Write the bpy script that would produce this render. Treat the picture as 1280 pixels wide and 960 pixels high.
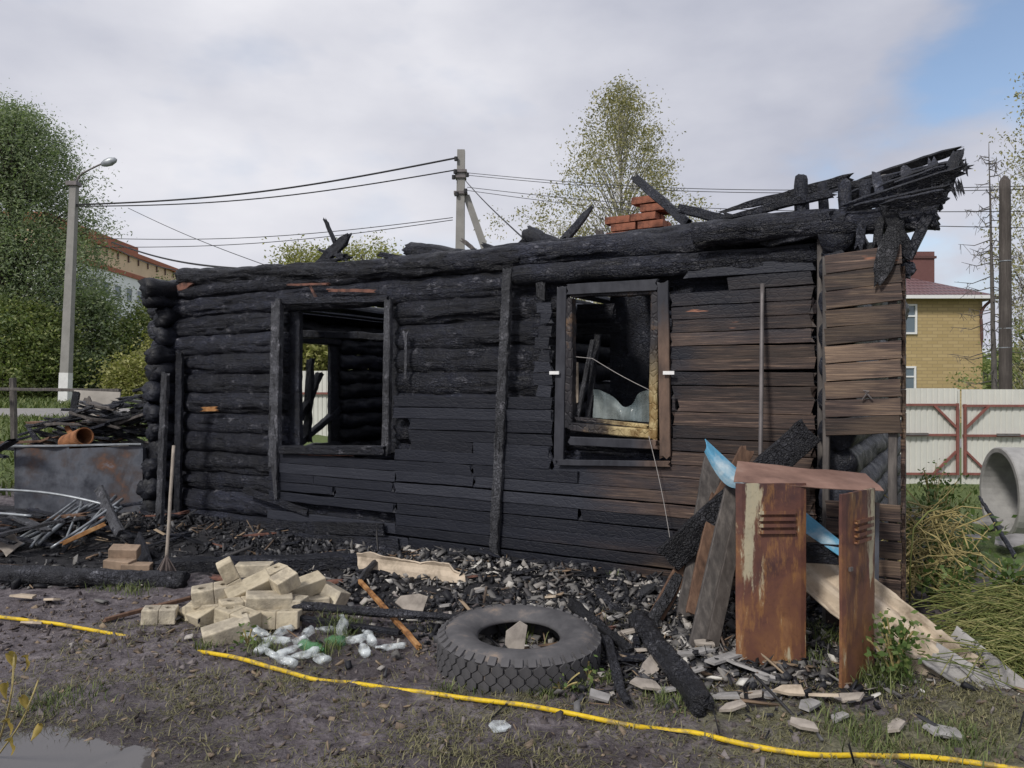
import bpy, math, random
import numpy as np
from mathutils import Vector, Matrix, Euler
R = math.radians
random.seed(7); rng = np.random.default_rng(11)
for o in list(bpy.data.objects): bpy.data.objects.remove(o)
S = bpy.context.scene
col = S.collection

# ------------------------------------------------------------------ camera
EYE = 1.6; F = 960.0
cam = bpy.data.cameras.new('camera'); cam.sensor_width = 36; cam.lens = 27.0; cam.clip_end = 3000; cam.clip_start = .05
co = bpy.data.objects.new('camera', cam); col.objects.link(co)
co.location = (0, 0, EYE); co.rotation_euler = (R(90), 0, 0); S.camera = co

# ------------------------------------------------------------------ sky and sun
SUN_EL, SUN_AZ = R(42), R(218)          # azimuth clockwise from +Y : behind the camera, to the left
w = bpy.data.worlds.new('World'); S.world = w; w.use_nodes = True
nt = w.node_tree; nt.nodes.clear()
def wn(t, **k):
    n = nt.nodes.new(t)
    for a, b in k.items(): setattr(n, a, b)
    return n
out = wn('ShaderNodeOutputWorld'); bg = wn('ShaderNodeBackground'); bg.inputs[1].default_value = 0.12
sky = wn('ShaderNodeTexSky', sky_type='NISHITA', sun_disc=False, sun_elevation=SUN_EL, sun_rotation=SUN_AZ)
tc = wn('ShaderNodeTexCoord'); mp = wn('ShaderNodeMapping'); mp.inputs['Scale'].default_value = (1.0, 1.0, 2.1)
mp.inputs['Location'].default_value = (2.35, .4, .9)
nt.links.new(tc.outputs['Generated'], mp.inputs[0])
n1 = wn('ShaderNodeTexNoise'); n1.inputs['Scale'].default_value = 1.7; n1.inputs['Detail'].default_value = 7; n1.inputs['Roughness'].default_value = .52
n2 = wn('ShaderNodeTexNoise'); n2.inputs['Scale'].default_value = 2.6; n2.inputs['Detail'].default_value = 5; n2.inputs['Roughness'].default_value = .5
for n in (n1, n2): nt.links.new(mp.outputs[0], n.inputs['Vector'])
r1 = wn('ShaderNodeValToRGB'); e = r1.color_ramp.elements
e[0].position = .34; e[0].color = (3.0, 3.15, 3.8, 1); e[1].position = .66; e[1].color = (5.5, 5.5, 5.85, 1)
r2 = wn('ShaderNodeValToRGB'); e = r2.color_ramp.elements
e[0].position = .30; e[0].color = (.6, .6, .6, 1); e[1].position = .42; e[1].color = (1, 1, 1, 1)
mx = wn('ShaderNodeMix', data_type='RGBA')
nt.links.new(n1.outputs[0], r1.inputs[0]); nt.links.new(n2.outputs[0], r2.inputs[0])
gd = Vector((660/960, 1, 400/960)).normalized()
dp = wn('ShaderNodeVectorMath', operation='DOT_PRODUCT'); dp.inputs[1].default_value = gd; nt.links.new(tc.outputs['Generated'], dp.inputs[0])
n3 = wn('ShaderNodeTexNoise'); n3.inputs['Scale'].default_value = 4.5; n3.inputs['Detail'].default_value = 6; nt.links.new(mp.outputs[0], n3.inputs['Vector'])
ma3 = wn('ShaderNodeMath', operation='MULTIPLY_ADD'); ma3.inputs[1].default_value = .16; nt.links.new(n3.outputs[0], ma3.inputs[0]); nt.links.new(dp.outputs['Value'], ma3.inputs[2])
mr3 = wn('ShaderNodeMapRange', interpolation_type='SMOOTHSTEP'); nt.links.new(ma3.outputs[0], mr3.inputs[0])
for q_, v_ in ((1, 1.058), (2, 1.098), (3, 1.0), (4, .12)): mr3.inputs[q_].default_value = v_
mm3 = wn('ShaderNodeMath', operation='MULTIPLY'); nt.links.new(r2.outputs[0], mm3.inputs[0]); nt.links.new(mr3.outputs[0], mm3.inputs[1])
nt.links.new(mm3.outputs[0], mx.inputs[0]); nt.links.new(sky.outputs[0], mx.inputs[6]); nt.links.new(r1.outputs[0], mx.inputs[7])
nt.links.new(mx.outputs[2], bg.inputs[0]); nt.links.new(bg.outputs[0], out.inputs[0])
sl = bpy.data.lights.new('sun', 'SUN'); sl.energy = 2.1; sl.angle = R(9); sl.color = (1, .955, .88)
so = bpy.data.objects.new('sun', sl); col.objects.link(so)
sd = Vector((math.sin(SUN_AZ)*math.cos(SUN_EL), math.cos(SUN_AZ)*math.cos(SUN_EL), math.sin(SUN_EL)))
so.rotation_euler = sd.to_track_quat('Z', 'Y').to_euler(); so.location = (-6, -6, 20)
vs = S.view_settings; vs.view_transform = 'Standard'; vs.look = 'None'; vs.exposure = 0.32; vs.gamma = 1; vs.use_curve_mapping = False

# ------------------------------------------------------------------ noise (numpy value noise)
def _h(ix, iy, iz):
    n = (ix*374761393 + iy*668265263 + iz*2147483647 + 1013904223) & 0xffffffff
    n = ((n ^ (n >> 13))*1274126177) & 0xffffffff
    return ((n ^ (n >> 16)) & 0xffff)/65535.0
def vn(p):
    i = np.floor(p).astype(np.int64); f = p-i; f = f*f*(3-2*f); r = 0
    for a in (0, 1):
        for b in (0, 1):
            for c in (0, 1):
                wgt = (f[:, 0] if a else 1-f[:, 0])*(f[:, 1] if b else 1-f[:, 1])*(f[:, 2] if c else 1-f[:, 2])
                r = r + wgt*_h(i[:, 0]+a, i[:, 1]+b, i[:, 2]+c)
    return r
def fbm(p, oct=3):
    r = 0; a = .5; t = 0
    for k in range(oct): r = r+a*(vn(p*2**k+17.3*k)-.5)*2; t += a; a *= .55
    return r/t
def sst(a, b, x):
    t = np.clip((np.asarray(x, float)-a)/(b-a), 0, 1); return t*t*(3-2*t)

# ------------------------------------------------------------------ places: house frame and ground height
W0 = np.array([-4.03, 8.8]); HX = np.array([.8654, -.5012]); HY = np.array([.5012, .8654])
def to_local(x, y):
    dx = x-W0[0]; dy = y-W0[1]
    return dx*HX[0]+dy*HX[1], dx*HY[0]+dy*HY[1]
def from_local(lx, ly, z=0):
    p = W0+lx*HX+ly*HY; return Vector((p[0], p[1], z))
def gh(x, y, fine=True):
    x = np.atleast_1d(np.asarray(x, float)); y = np.atleast_1d(np.asarray(y, float))
    L = 1-sst(-5.5, 0, x); Rr = sst(0, 4, x)
    z = (.52*sst(9.5, 15.5, y)+.36*sst(16, 32, y))*L - .27*sst(7, 12.5, y)*Rr
    lx, ly = to_local(x, y)
    inl = sst(-1.2, .2, lx)*(1-sst(6.6, 7.8, lx))
    near = np.exp(-((np.clip(ly, -9, 0)+.05)/.75)**2)*np.where(ly < 0, 1, 0)
    z = z+.13*near*inl
    z = z+.10*np.exp(-(((x+4.9)/1.0)**2+((y-7.7)/.9)**2))
    z = z+.012*np.exp(-(((x-1.3)/.9)**2+((y-4.55)/.5)**2))
    z = z+.10*np.exp(-(((x-4.2)/1.1)**2+((y-6.0)/1.2)**2))
    z = z-.19*np.exp(-(((x+2.08)/.46)**2+((y-3.1)/.42)**2))-.03*np.exp(-(((x-.1)/.35)**2+((y-3.2)/.25)**2))
    if fine:
        p = np.stack([x, y, 0*x], 1)
        k = 1-.6*sst(10, 20, y)
        z = z+.035*fbm(p*1.1, 3)*k+.026*fbm(p*5+3, 3)*k+.016*fbm(p*17+7, 3)*k
    return z
def gz(x, y): return float(gh(x, y)[0])
def P(px, py, Y): return Vector(((px-640)/F*Y, Y, EYE-(py-480)/F*Y))
def G(px, py, dz=0):                                  # point of the ground (dz above it) under a pixel
    Y = 5.
    for it in range(14):
        z = float(gh((px-640)/F*Y, Y, it > 11)[0])+dz
        Y = (.5*Y+.5*min(60, (EYE-z)*F/max(4, py-480))) if it < 8 else min(60, (EYE-z)*F/max(4, py-480))
    return Vector(((px-640)/F*Y, Y, gz((px-640)/F*Y, Y)+dz))
def W(px, py, off=0):                                 # house-local point of a pixel on the plane `off` in front of the front wall
    u = (px-640)/F; ox = W0-off*HY
    t = (ox[1]*u-ox[0])/(HX[0]-HX[1]*u); Y = ox[1]+t*HX[1]
    return Vector((t, -off, EYE-(py-480)/F*Y))

# ------------------------------------------------------------------ material builder
class NB:
    def __init__(s, name):
        s.m = bpy.data.materials.new(name); s.m.use_nodes = True; s.t = s.m.node_tree
        s.b = s.t.nodes['Principled BSDF']; s.b.inputs['Specular IOR Level'].default_value = .35
    def n(s, t, **k):
        x = s.t.nodes.new(t)
        for a, b in k.items(): setattr(x, a, b)
        return x
    def put(s, sock, v):
        if isinstance(v, bpy.types.NodeSocket): s.t.links.new(v, sock)
        else:
            if isinstance(v, (tuple, list)) and len(v) == 3 and sock.type == 'RGBA': v = (*v, 1)
            sock.default_value = v
    def co(s, kind='Object', scale=(1, 1, 1), loc=(0, 0, 0), rot=(0, 0, 0)):
        c = s.n('ShaderNodeTexCoord'); m = s.n('ShaderNodeMapping')
        m.inputs['Scale'].default_value = scale; m.inputs['Location'].default_value = loc; m.inputs['Rotation'].default_value = rot
        s.t.links.new(c.outputs[kind], m.inputs[0]); return m.outputs[0]
    def rnd(s): return s.n('ShaderNodeObjectInfo').outputs['Random']
    def isl(s): return s.n('ShaderNodeNewGeometry').outputs['Random Per Island']
    def attr(s, a): return s.n('ShaderNodeAttribute', attribute_name=a).outputs['Fac']
    def noise(s, v, sc, det=4, ro=.6, dist=0):
        x = s.n('ShaderNodeTexNoise'); s.put(x.inputs['Vector'], v); x.inputs['Scale'].default_value = sc
        x.inputs['Detail'].default_value = det; x.inputs['Roughness'].default_value = ro; x.inputs['Distortion'].default_value = dist
        return x.outputs[0]
    def voro(s, v, sc, feat='DISTANCE_TO_EDGE', rnd=1):
        x = s.n('ShaderNodeTexVoronoi', feature=feat); s.put(x.inputs['Vector'], v); x.inputs['Scale'].default_value = sc
        x.inputs['Randomness'].default_value = rnd; return x.outputs['Distance']
    def ramp(s, f, stops):
        x = s.n('ShaderNodeValToRGB'); e = x.color_ramp.elements
        while len(e) < len(stops): e.new(.5)
        for el, (p, c) in zip(e, stops):
            el.position = p; c = (c, c, c) if not isinstance(c, (tuple, list)) else c; el.color = (*c, 1)
        s.put(x.inputs[0], f); return x.outputs[0]
    def mix(s, f, a, b, mode='MIX'):
        x = s.n('ShaderNodeMix', data_type='RGBA', blend_type=mode); s.put(x.inputs[0], f); s.put(x.inputs[6], a); s.put(x.inputs[7], b)
        return x.outputs[2]
    def ma(s, op, a, b=0.0, c=None):
        x = s.n('ShaderNodeMath', operation=op, use_clamp=False); s.put(x.inputs[0], a); s.put(x.inputs[1], b)
        if c is not None: s.put(x.inputs[2], c)
        return x.outputs[0]
    def rng(s, v, a, b, c=0., d=1.):
        x = s.n('ShaderNodeMapRange', interpolation_type='SMOOTHSTEP'); s.put(x.inputs[0], v)
        for i, q in enumerate((a, b, c, d)): x.inputs[i+1].default_value = q
        return x.outputs[0]
    def xyz(s, v):
        x = s.n('ShaderNodeSeparateXYZ'); s.put(x.inputs[0], v); return x.outputs
    def bump(s, h, st=.5, d=.01, prev=None):
        x = s.n('ShaderNodeBump'); x.inputs['Strength'].default_value = st; x.inputs['Distance'].default_value = d
        s.put(x.inputs['Height'], h)
        if prev is not None: s.put(x.inputs['Normal'], prev)
        return x.outputs[0]
    def done(s, color=None, rough=None, nrm=None, metal=None, **k):
        if color is not None: s.put(s.b.inputs['Base Color'], color)
        if rough is not None: s.put(s.b.inputs['Roughness'], rough)
        if nrm is not None: s.put(s.b.inputs['Normal'], nrm)
        if metal is not None: s.put(s.b.inputs['Metallic'], metal)
        for a, v in k.items(): s.put(s.b.inputs[a.replace('_', ' ')], v)
        return s.m
M = {}
def simple(name, c, rough=.7, var=.35, sc=6, bump=.3, bd=.01, det=5, metal=0, c2=None, kind='Object', scl=(1, 1, 1)):
    s = NB(name); v = s.co(kind, scl); f = s.noise(v, sc, det, .65)
    c2 = c2 or tuple(x*(1-var) for x in c); c3 = tuple(min(1, x*(1+var)) for x in c)
    cc = s.ramp(f, [(.3, c2), (.52, c), (.75, c3)])
    g = s.noise(v, sc*7, 4, .6)
    M[name] = s.done(cc, rough, s.bump(g, bump, bd), metal); return M[name]

def charred(name, scl, cell, ash=.25, tint=(.014, .016, .025), bst=.7, bd=.006, rough=.5, grain=(1, 9, 9)):
    s = NB(name); v0 = s.co('Object'); wob = s.noise(v0, 9, 3)
    v = s.co('Object', scl)
    dn = s.n('ShaderNodeTexNoise'); s.put(dn.inputs['Vector'], v0); dn.inputs['Scale'].default_value = 13; dn.inputs['Detail'].default_value = 3
    sc_ = s.n('ShaderNodeVectorMath', operation='SCALE'); s.put(sc_.inputs[0], dn.outputs[1]); sc_.inputs[3].default_value = .05
    vv = s.n('ShaderNodeVectorMath', operation='ADD'); s.put(vv.inputs[0], v); s.put(vv.inputs[1], sc_.outputs[0])
    d = s.voro(vv.outputs[0], cell); d2 = s.voro(vv.outputs[0], cell*2.1)
    crack = s.rng(d, .0, .14); crack2 = s.rng(d2, 0, .2)
    fis = s.noise(s.co('Object', grain), 3.5, 5, .65, .5)
    big = s.noise(v0, 1.7, 5, .62); fine = s.noise(v, 16, 5, .7); mid = s.noise(v0, 5, 4, .6)
    c = s.ramp(s.ma('ADD', s.ma('MULTIPLY', big, .55), s.ma('MULTIPLY', mid, .45)), [(.36, tuple(x*.5 for x in tint)), (.5, tint), (.66, tuple(x*2.0 for x in tint))])
    am = s.ma('MULTIPLY', s.rng(fine, .52, .74), s.rng(mid, .40, .66))
    am = s.ma('MULTIPLY', am, ash)
    c = s.mix(am, c, (.20, .20, .225))
    vis = s.rng(mid, .36, .6)
    c = s.mix(s.ma('MULTIPLY', s.ma('SUBTRACT', 1.0, crack), .5), c, (.006, .006, .008))
    c = s.mix(s.ma('MULTIPLY', s.rng(fis, .46, .34), .85), c, (.004, .004, .006))
    h = s.ma('ADD', s.ma('MULTIPLY', s.ma('MULTIPLY', crack, vis), .55), s.ma('ADD', s.ma('MULTIPLY', crack2, .22), s.ma('MULTIPLY', fine, .55)))
    h = s.ma('ADD', h, s.ma('MULTIPLY', fis, 1.6))
    c = s.mix(1., c, s.ramp(s.rnd(), [(0, .55), (1, 1.35)]), 'MULTIPLY')
    M[name] = s.done(c, s.ramp(wob, [(.3, rough-.12), (.7, rough+.15)]), s.bump(h, bst, bd)); return M[name]
charred('char_log', (.55, 1, 1), 34, 1.15, (.0145, .0165, .027), 1., .012, .46, (1.2, 13, 13))
charred('char_cross', (1, .55, 1), 36, .3, grain=(9, 1, 9))
charred('char_up', (1, 1, .8), 42, 3.0, (.066, .068, .078), 1., .012, grain=(9, 9, 1))
charred('char', (1, 1, 1), 32, .6, bst=.9, bd=.010, grain=(4, 4, 4))
charred('char_beam', (1, 1, 1), 30, 1.2, (.026, .027, .034), 1., .018, grain=(4, 4, 4))

def boards():
    s = NB('cladding'); v = s.co('Object'); x, y, z = s.xyz(v)
    grain = s.noise(s.co('Object', (1.0, 1, 30)), 3.0, 7, .7, .5); grain2 = s.noise(s.co('Object', (.7, 1, 60)), 4, 4, .6)
    big = s.noise(s.co('Object', (.8, 1, 1.6)), 1.6, 4, .6)
    ri = s.rnd()
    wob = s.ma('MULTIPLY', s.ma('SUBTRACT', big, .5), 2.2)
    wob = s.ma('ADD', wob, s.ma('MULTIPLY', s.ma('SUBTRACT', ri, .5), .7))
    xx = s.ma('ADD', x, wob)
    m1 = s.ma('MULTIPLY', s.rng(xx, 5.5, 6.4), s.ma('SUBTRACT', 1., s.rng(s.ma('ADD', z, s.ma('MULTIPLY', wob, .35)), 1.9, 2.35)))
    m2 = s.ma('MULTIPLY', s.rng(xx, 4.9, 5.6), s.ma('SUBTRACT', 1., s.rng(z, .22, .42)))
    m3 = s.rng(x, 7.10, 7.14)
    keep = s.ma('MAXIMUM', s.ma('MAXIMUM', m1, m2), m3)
    wood = s.ramp(grain, [(.32, (.010, .008, .008)), (.46, (.036, .024, .021)), (.57, (.072, .047, .038)), (.70, (.22, .15, .11))])
    tan = s.ramp(grain, [(.3, (.05, .036, .03)), (.5, (.125, .085, .06)), (.75, (.28, .20, .13))])
    tm = s.ma('MULTIPLY', s.rng(s.noise(s.co('Object', (.8, 1, 3.5)), 2.0, 3), .48, .62), s.ma('MAXIMUM', s.ma('MULTIPLY', m2, .95), s.ma('MAXIMUM', s.ma('MULTIPLY', m3, .85), .22)))
    wood = s.mix(tm, wood, tan)
    vc = s.voro(s.co('Object', (.5, 1, 1)), 30); ck = s.rng(vc, 0, .14)
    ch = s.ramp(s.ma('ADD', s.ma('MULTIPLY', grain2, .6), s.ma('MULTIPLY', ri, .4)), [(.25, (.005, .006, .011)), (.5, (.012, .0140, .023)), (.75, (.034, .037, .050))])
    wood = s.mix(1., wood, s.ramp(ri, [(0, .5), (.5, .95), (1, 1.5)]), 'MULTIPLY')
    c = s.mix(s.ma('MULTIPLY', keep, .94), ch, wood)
    # scorched pink orange streaks where the char has flaked off
    fl = s.ma('MULTIPLY', s.rng(s.noise(s.co('Object', (.9, 1, 7)), 2.3, 3, .5), .665, .70), s.ma('MULTIPLY', s.rng(z, 1.7, 2.0), s.rng(x, 5.9, 6.1)))
    c = s.mix(s.ma('MULTIPLY', fl, .85), c, (.36, .16, .10))
    h = s.ma('ADD', s.ma('MULTIPLY', grain, .7), s.ma('ADD', s.ma('MULTIPLY', grain2, .3), s.ma('MULTIPLY', ck, s.ma('MULTIPLY', s.ma('SUBTRACT', 1., keep), .35))))
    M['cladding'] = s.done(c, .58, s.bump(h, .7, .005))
boards()
def woodmat(name, stops, scl=(1, 30, 30), sc=2.5, rough=.75, bst=.5):
    s = NB(name); g = s.noise(s.co('Object', scl), sc, 6, .65, .3); g2 = s.noise(s.co('Object'), 3, 4)
    c = s.ramp(s.ma('ADD', s.ma('MULTIPLY', g, .65), s.ma('MULTIPLY', g2, .35)), stops)
    M[name] = s.done(c, rough, s.bump(g, bst, .006))
woodmat('grey_wood', [(.3, (.03, .027, .027)), (.5, (.085, .076, .072)), (.7, (.19, .17, .155))], (8, 8, 1), 4)
woodmat('brown_wood', [(.3, (.05, .028, .02)), (.5, (.13, .075, .05)), (.7, (.23, .14, .09))], (8, 8, 1), 4)
woodmat('orange_wood', [(.35, (.03, .018, .012)), (.5, (.30, .14, .05)), (.7, (.48, .29, .13))], (3, 3, 3), 4)
woodmat('pole_wood', [(.3, (.03, .026, .024)), (.5, (.065, .055, .05)), (.7, (.12, .105, .095))], (9, 9, .6), 4)

def framemat():
    s = NB('burnt_frame'); v = s.co('Object'); x, y, z = s.xyz(v)
    f = s.noise(v, 6, 5, .65); ck = s.rng(s.voro(s.co('Object', (1, 1, .6)), 24), 0, .12)
    far = s.ma('MULTIPLY', s.rng(s.ma('ADD', x, s.ma('MULTIPLY', f, .5)), 5.6, 6.1), s.ma('SUBTRACT', 1., s.rng(s.ma('ADD', z, s.ma('MULTIPLY', f, .5)), 1.65, 2.2)))
    pale = s.mix(s.rng(f, .4, .65), (.20, .125, .045), (.52, .42, .22))
    dark = s.ramp(f, [(.35, (.012, .012, .016)), (.55, (.035, .032, .036)), (.7, (.16, .10, .06))])
    M['burnt_frame'] = s.done(s.mix(far, dark, pale), .6, s.bump(s.ma('ADD', ck, f), .6, .008))
framemat()
def casing():
    s = NB('casing_board'); v = s.co('Object'); x, y, z = s.xyz(v); f = s.noise(s.co('Object', (3, 3, 1)), 5, 5)
    k = s.ma('MULTIPLY', s.rng(x, 5.75, 6.0), s.ma('SUBTRACT', 1., s.rng(s.ma('ADD', z, s.ma('MULTIPLY', f, .6)), 2.2, 2.5)))
    a = s.ramp(f, [(.3, (.018, .019, .026)), (.7, (.045, .047, .058))]); b = s.ramp(f, [(.3, (.045, .032, .028)), (.7, (.17, .11, .08))])
    M['casing_board'] = s.done(s.mix(k, a, b), .55, s.bump(f, .5, .006))
casing()

def rustmat():
    for nm, px0 in (('rusty_paint', -.125), ('rusty_paint_open', .135)):
        s = NB(nm); v = s.co('Object'); x, y, z = s.xyz(v)
        a = s.noise(v, 2.6, 5, .62, .4); b = s.noise(s.co('Object', (3, 3, .7)), 5, 6, .7); g = s.noise(v, 45, 4, .7); c_ = s.noise(s.co('Object', (6, 6, 1.2)), 2.6, 5, .65)
        aa = s.ma('ADD', a, s.ma('MULTIPLY', s.ma('SUBTRACT', .62, z), .22))
        c = s.ramp(aa, [(.37, (.075, .037, .036)), (.51, (.135, .06, .045)), (.64, (.195, .09, .047)), (.79, (.36, .195, .09))])
        c = s.mix(s.ma('MULTIPLY', s.rng(b, .5, .62), .5), c, (.34, .17, .06))
        near = s.ma('SUBTRACT', 1., s.rng(s.ma('ABSOLUTE', s.ma('SUBTRACT', x, px0)), .015, .11))
        near = s.ma('MULTIPLY', near, s.rng(z, .28, .6))
        pm = s.rng(s.ma('ADD', s.ma('MULTIPLY', s.ma('ADD', b, c_), .5), s.ma('MULTIPLY', near, .16)), .605, .68)
        c = s.mix(s.ma('MULTIPLY', pm, .75), c, (.50, .47, .34))
        c = s.mix(s.ma('MULTIPLY', s.rng(g, .5, .8), .4), c, (.05, .026, .02))
        M[nm] = s.done(c, s.ramp(a, [(.3, .42), (.7, .7)]), s.bump(g, .2, .002))
    s = NB('rust_plain'); v = s.co('Object'); a = s.noise(v, 4, 5); g = s.noise(v, 50, 3)
    M['rust_plain'] = s.done(s.ramp(a, [(.3, (.13, .075, .06)), (.55, (.24, .145, .115)), (.75, (.32, .22, .18))]), .7, s.bump(g, .3, .003))
    s = NB('rust_dark'); v = s.co('Object'); a = s.noise(v, 2.4, 5, .65); g = s.noise(v, 40, 3)
    M['rust_dark'] = s.done(s.ramp(a, [(.32, (.035, .038, .05)), (.47, (.10, .108, .13)), (.58, (.075, .065, .068)), (.67, (.14, .075, .05)), (.75, (.19, .21, .25))]), .55, s.bump(g, .3, .003))
    s = NB('rust_pipe'); v = s.co('Object'); a = s.noise(v, 9, 5)
    M['rust_pipe'] = s.done(s.ramp(a, [(.3, (.13, .05, .02)), (.7, (.36, .16, .07))]), .8, s.bump(a, .3, .003))
rustmat()
simple('galvanised', (.30, .32, .34), .42, .4, 8, .1, .002, metal=.55)
simple('steel_rod', (.16, .145, .145), .5, .3, 8, .2, .002, metal=.3)
simple('concrete', (.34, .335, .33), .9, .28, 5, .5, .006)
simple('concrete_pole', (.27, .262, .25), .9, .15, 3, .3, .006)
simple('pole_paint', (.70, .70, .70), .8, .12, 5, .2, .004)
def silicate():
    s = NB('silicate'); v = s.co('Object'); f = s.noise(v, 9, 5, .65); g = s.noise(v, 70, 4, .7); d = s.noise(s.co('Object', (1, 1, 1), (3, 1, 7)), 3.2, 5, .65); ri = s.rnd()
    c = s.ramp(f, [(.3, (.34, .30, .23)), (.52, (.56, .50, .385)), (.75, (.66, .60, .48))])
    c = s.mix(1., c, s.ramp(ri, [(0, (.80, .78, .74)), (.5, (1.0, .97, .92)), (1, (1.1, 1.1, 1.1))]), 'MULTIPLY')
    c = s.mix(s.ma('MULTIPLY', s.rng(s.ma('ADD', d, s.ma('MULTIPLY', ri, .12)), .56, .74), .6), c, (.16, .14, .12))
    M['silicate'] = s.done(c, .92, s.bump(s.ma('ADD', g, s.ma('MULTIPLY', f, 2.)), .7, .006))
silicate()
simple('sooty_brick', (.30, .22, .16), .9, .35, 9, .6, .006)
simple('red_brick', (.27, .105, .065), .9, .3, 12, .7, .006, c2=(.06, .03, .025))
simple('slate', (.36, .32, .28), .88, .25, 5, .5, .006, c2=(.15, .13, .115))
simple('slate_grey', (.30, .29, .285), .88, .3, 5, .5, .006, c2=(.14, .135, .13))
simple('slate_pale', (.48, .40, .31), .88, .25, 6, .5, .005, c2=(.20, .16, .12))
def ype():
    s = NB('yellow_pe'); v = s.co('Object'); f = s.noise(v, 7, 5, .7); g = s.noise(v, 40, 4, .7)
    m = s.rng(s.ma('ADD', s.ma('MULTIPLY', f, .6), s.ma('MULTIPLY', g, .4)), .475, .60)
    M['yellow_pe'] = s.done(s.mix(s.ma('MULTIPLY', m, .8), s.ramp(g, [(.3, (.55, .36, .012)), (.7, (.78, .56, .02))]), (.12, .095, .075)), .5, s.bump(g, .2, .002))
ype()
simple('string', (.35, .33, .32), .7, .1)
simple('white_tag', (.78, .78, .78), .6, .05)
simple('wire_black', (.03, .03, .034), .7, .2)
simple('red_oxide', (.22, .085, .072), .65, .25, 8, .1, .002)
simple('blue_enamel', (.10, .30, .46), .4, .35, 6, .2, .003, c2=(.42, .52, .58))
simple('straw', (.34, .28, .12), .8, .4, 12)
simple('bristle', (.16, .13, .12), .9, .3, 30)
simple('stick', (.30, .26, .22), .75, .25, 9, .3, .003, scl=(4, 4, 1))
simple('road_asphalt', (.25, .24, .235), .9, .12, 3, .3, .01)
simple('bark', (.07, .06, .05), .9, .35, 6, .7, .03)
simple('dead_bark', (.10, .09, .085), .9, .3, 6, .4, .02)
def tyremat():
    s = NB('rubber'); v = s.co('Object'); a = s.noise(v, 5, 5, .62); g = s.noise(v, 60, 3)
    c = s.ramp(a, [(.35, (.058, .057, .062)), (.56, (.098, .095, .100)), (.64, (.16, .14, .13)), (.72, (.27, .205, .155))])
    M['rubber'] = s.done(c, .75, s.bump(g, .25, .003))
tyremat()
def birch():
    s = NB('birch_bark'); f = s.noise(s.co('Object', (1, 1, 5)), 3, 4)
    M['birch_bark'] = s.done(s.ramp(f, [(.42, (.06, .055, .05)), (.5, (.52, .50, .47))]), .8)
birch()
def leaf(name, a, b, c, rough=.55, tr=.25):
    s = NB(name); i = s.isl(); col_ = s.ramp(i, [(0, a), (.55, b), (1, c)])
    m = s.done(col_, rough)
    t = s.n('ShaderNodeBsdfTranslucent'); s.put(t.inputs[0], s.mix(1., col_, (1.0, 1.15, .6), 'MULTIPLY'))
    x = s.n('ShaderNodeMixShader'); x.inputs[0].default_value = tr
    o = s.t.nodes['Material Output']
    s.t.links.new(s.b.outputs[0], x.inputs[1]); s.t.links.new(t.outputs[0], x.inputs[2]); s.t.links.new(x.outputs[0], o.inputs[0])
    M[name] = m
leaf('leaf_willow', (.11, .15, .085), (.21, .265, .15), (.36, .40, .26), tr=.4)
leaf('leaf_birch', (.17, .165, .07), (.27, .255, .12), (.42, .39, .20))
leaf('leaf_bush', (.10, .14, .05), (.19, .235, .085), (.32, .34, .14), tr=.35)
leaf('leaf_yellow', (.18, .19, .06), (.29, .29, .10), (.42, .40, .17), tr=.35)
leaf('leaf_weed', (.05, .09, .025), (.10, .16, .045), (.19, .24, .08))
leaf('leaf_dry', (.22, .15, .04), (.36, .27, .07), (.30, .22, .12))
leaf('grass_dry', (.09, .085, .045), (.15, .145, .075), (.26, .235, .13), .7, .15)
leaf('grass_green', (.06, .085, .03), (.115, .15, .05), (.20, .22, .09), .7, .2)
def isl(name, stops, rough=.7, bst=.4):
    s = NB(name); i = s.isl(); g = s.noise(s.co('Object'), 40, 4)
    M[name] = s.done(s.ramp(i, stops), rough, s.bump(g, bst, .006))
isl('charcoal', [(0, (.006, .006, .009)), (.5, (.016, .017, .022)), (.82, (.04, .04, .046)), (.93, (.10, .10, .105)), (1, (.20, .19, .18))], .62)
isl('splinter_char', [(0, (.010, .010, .013)), (.55, (.03, .03, .034)), (.72, (.09, .085, .085)), (.84, (.17, .11, .07)), (1, (.30, .23, .16))], .7)
isl('flakes', [(0, (.09, .085, .085)), (.5, (.15, .145, .14)), (.85, (.34, .315, .29)), (1, (.60, .58, .54))], .85)
isl('clods', [(0, (.035, .028, .028)), (.5, (.10, .085, .086)), (1, (.20, .175, .17))], .85)
isl('litter', [(0, (.05, .04, .035)), (.5, (.13, .10, .08)), (1, (.25, .19, .13))], .85)
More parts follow.
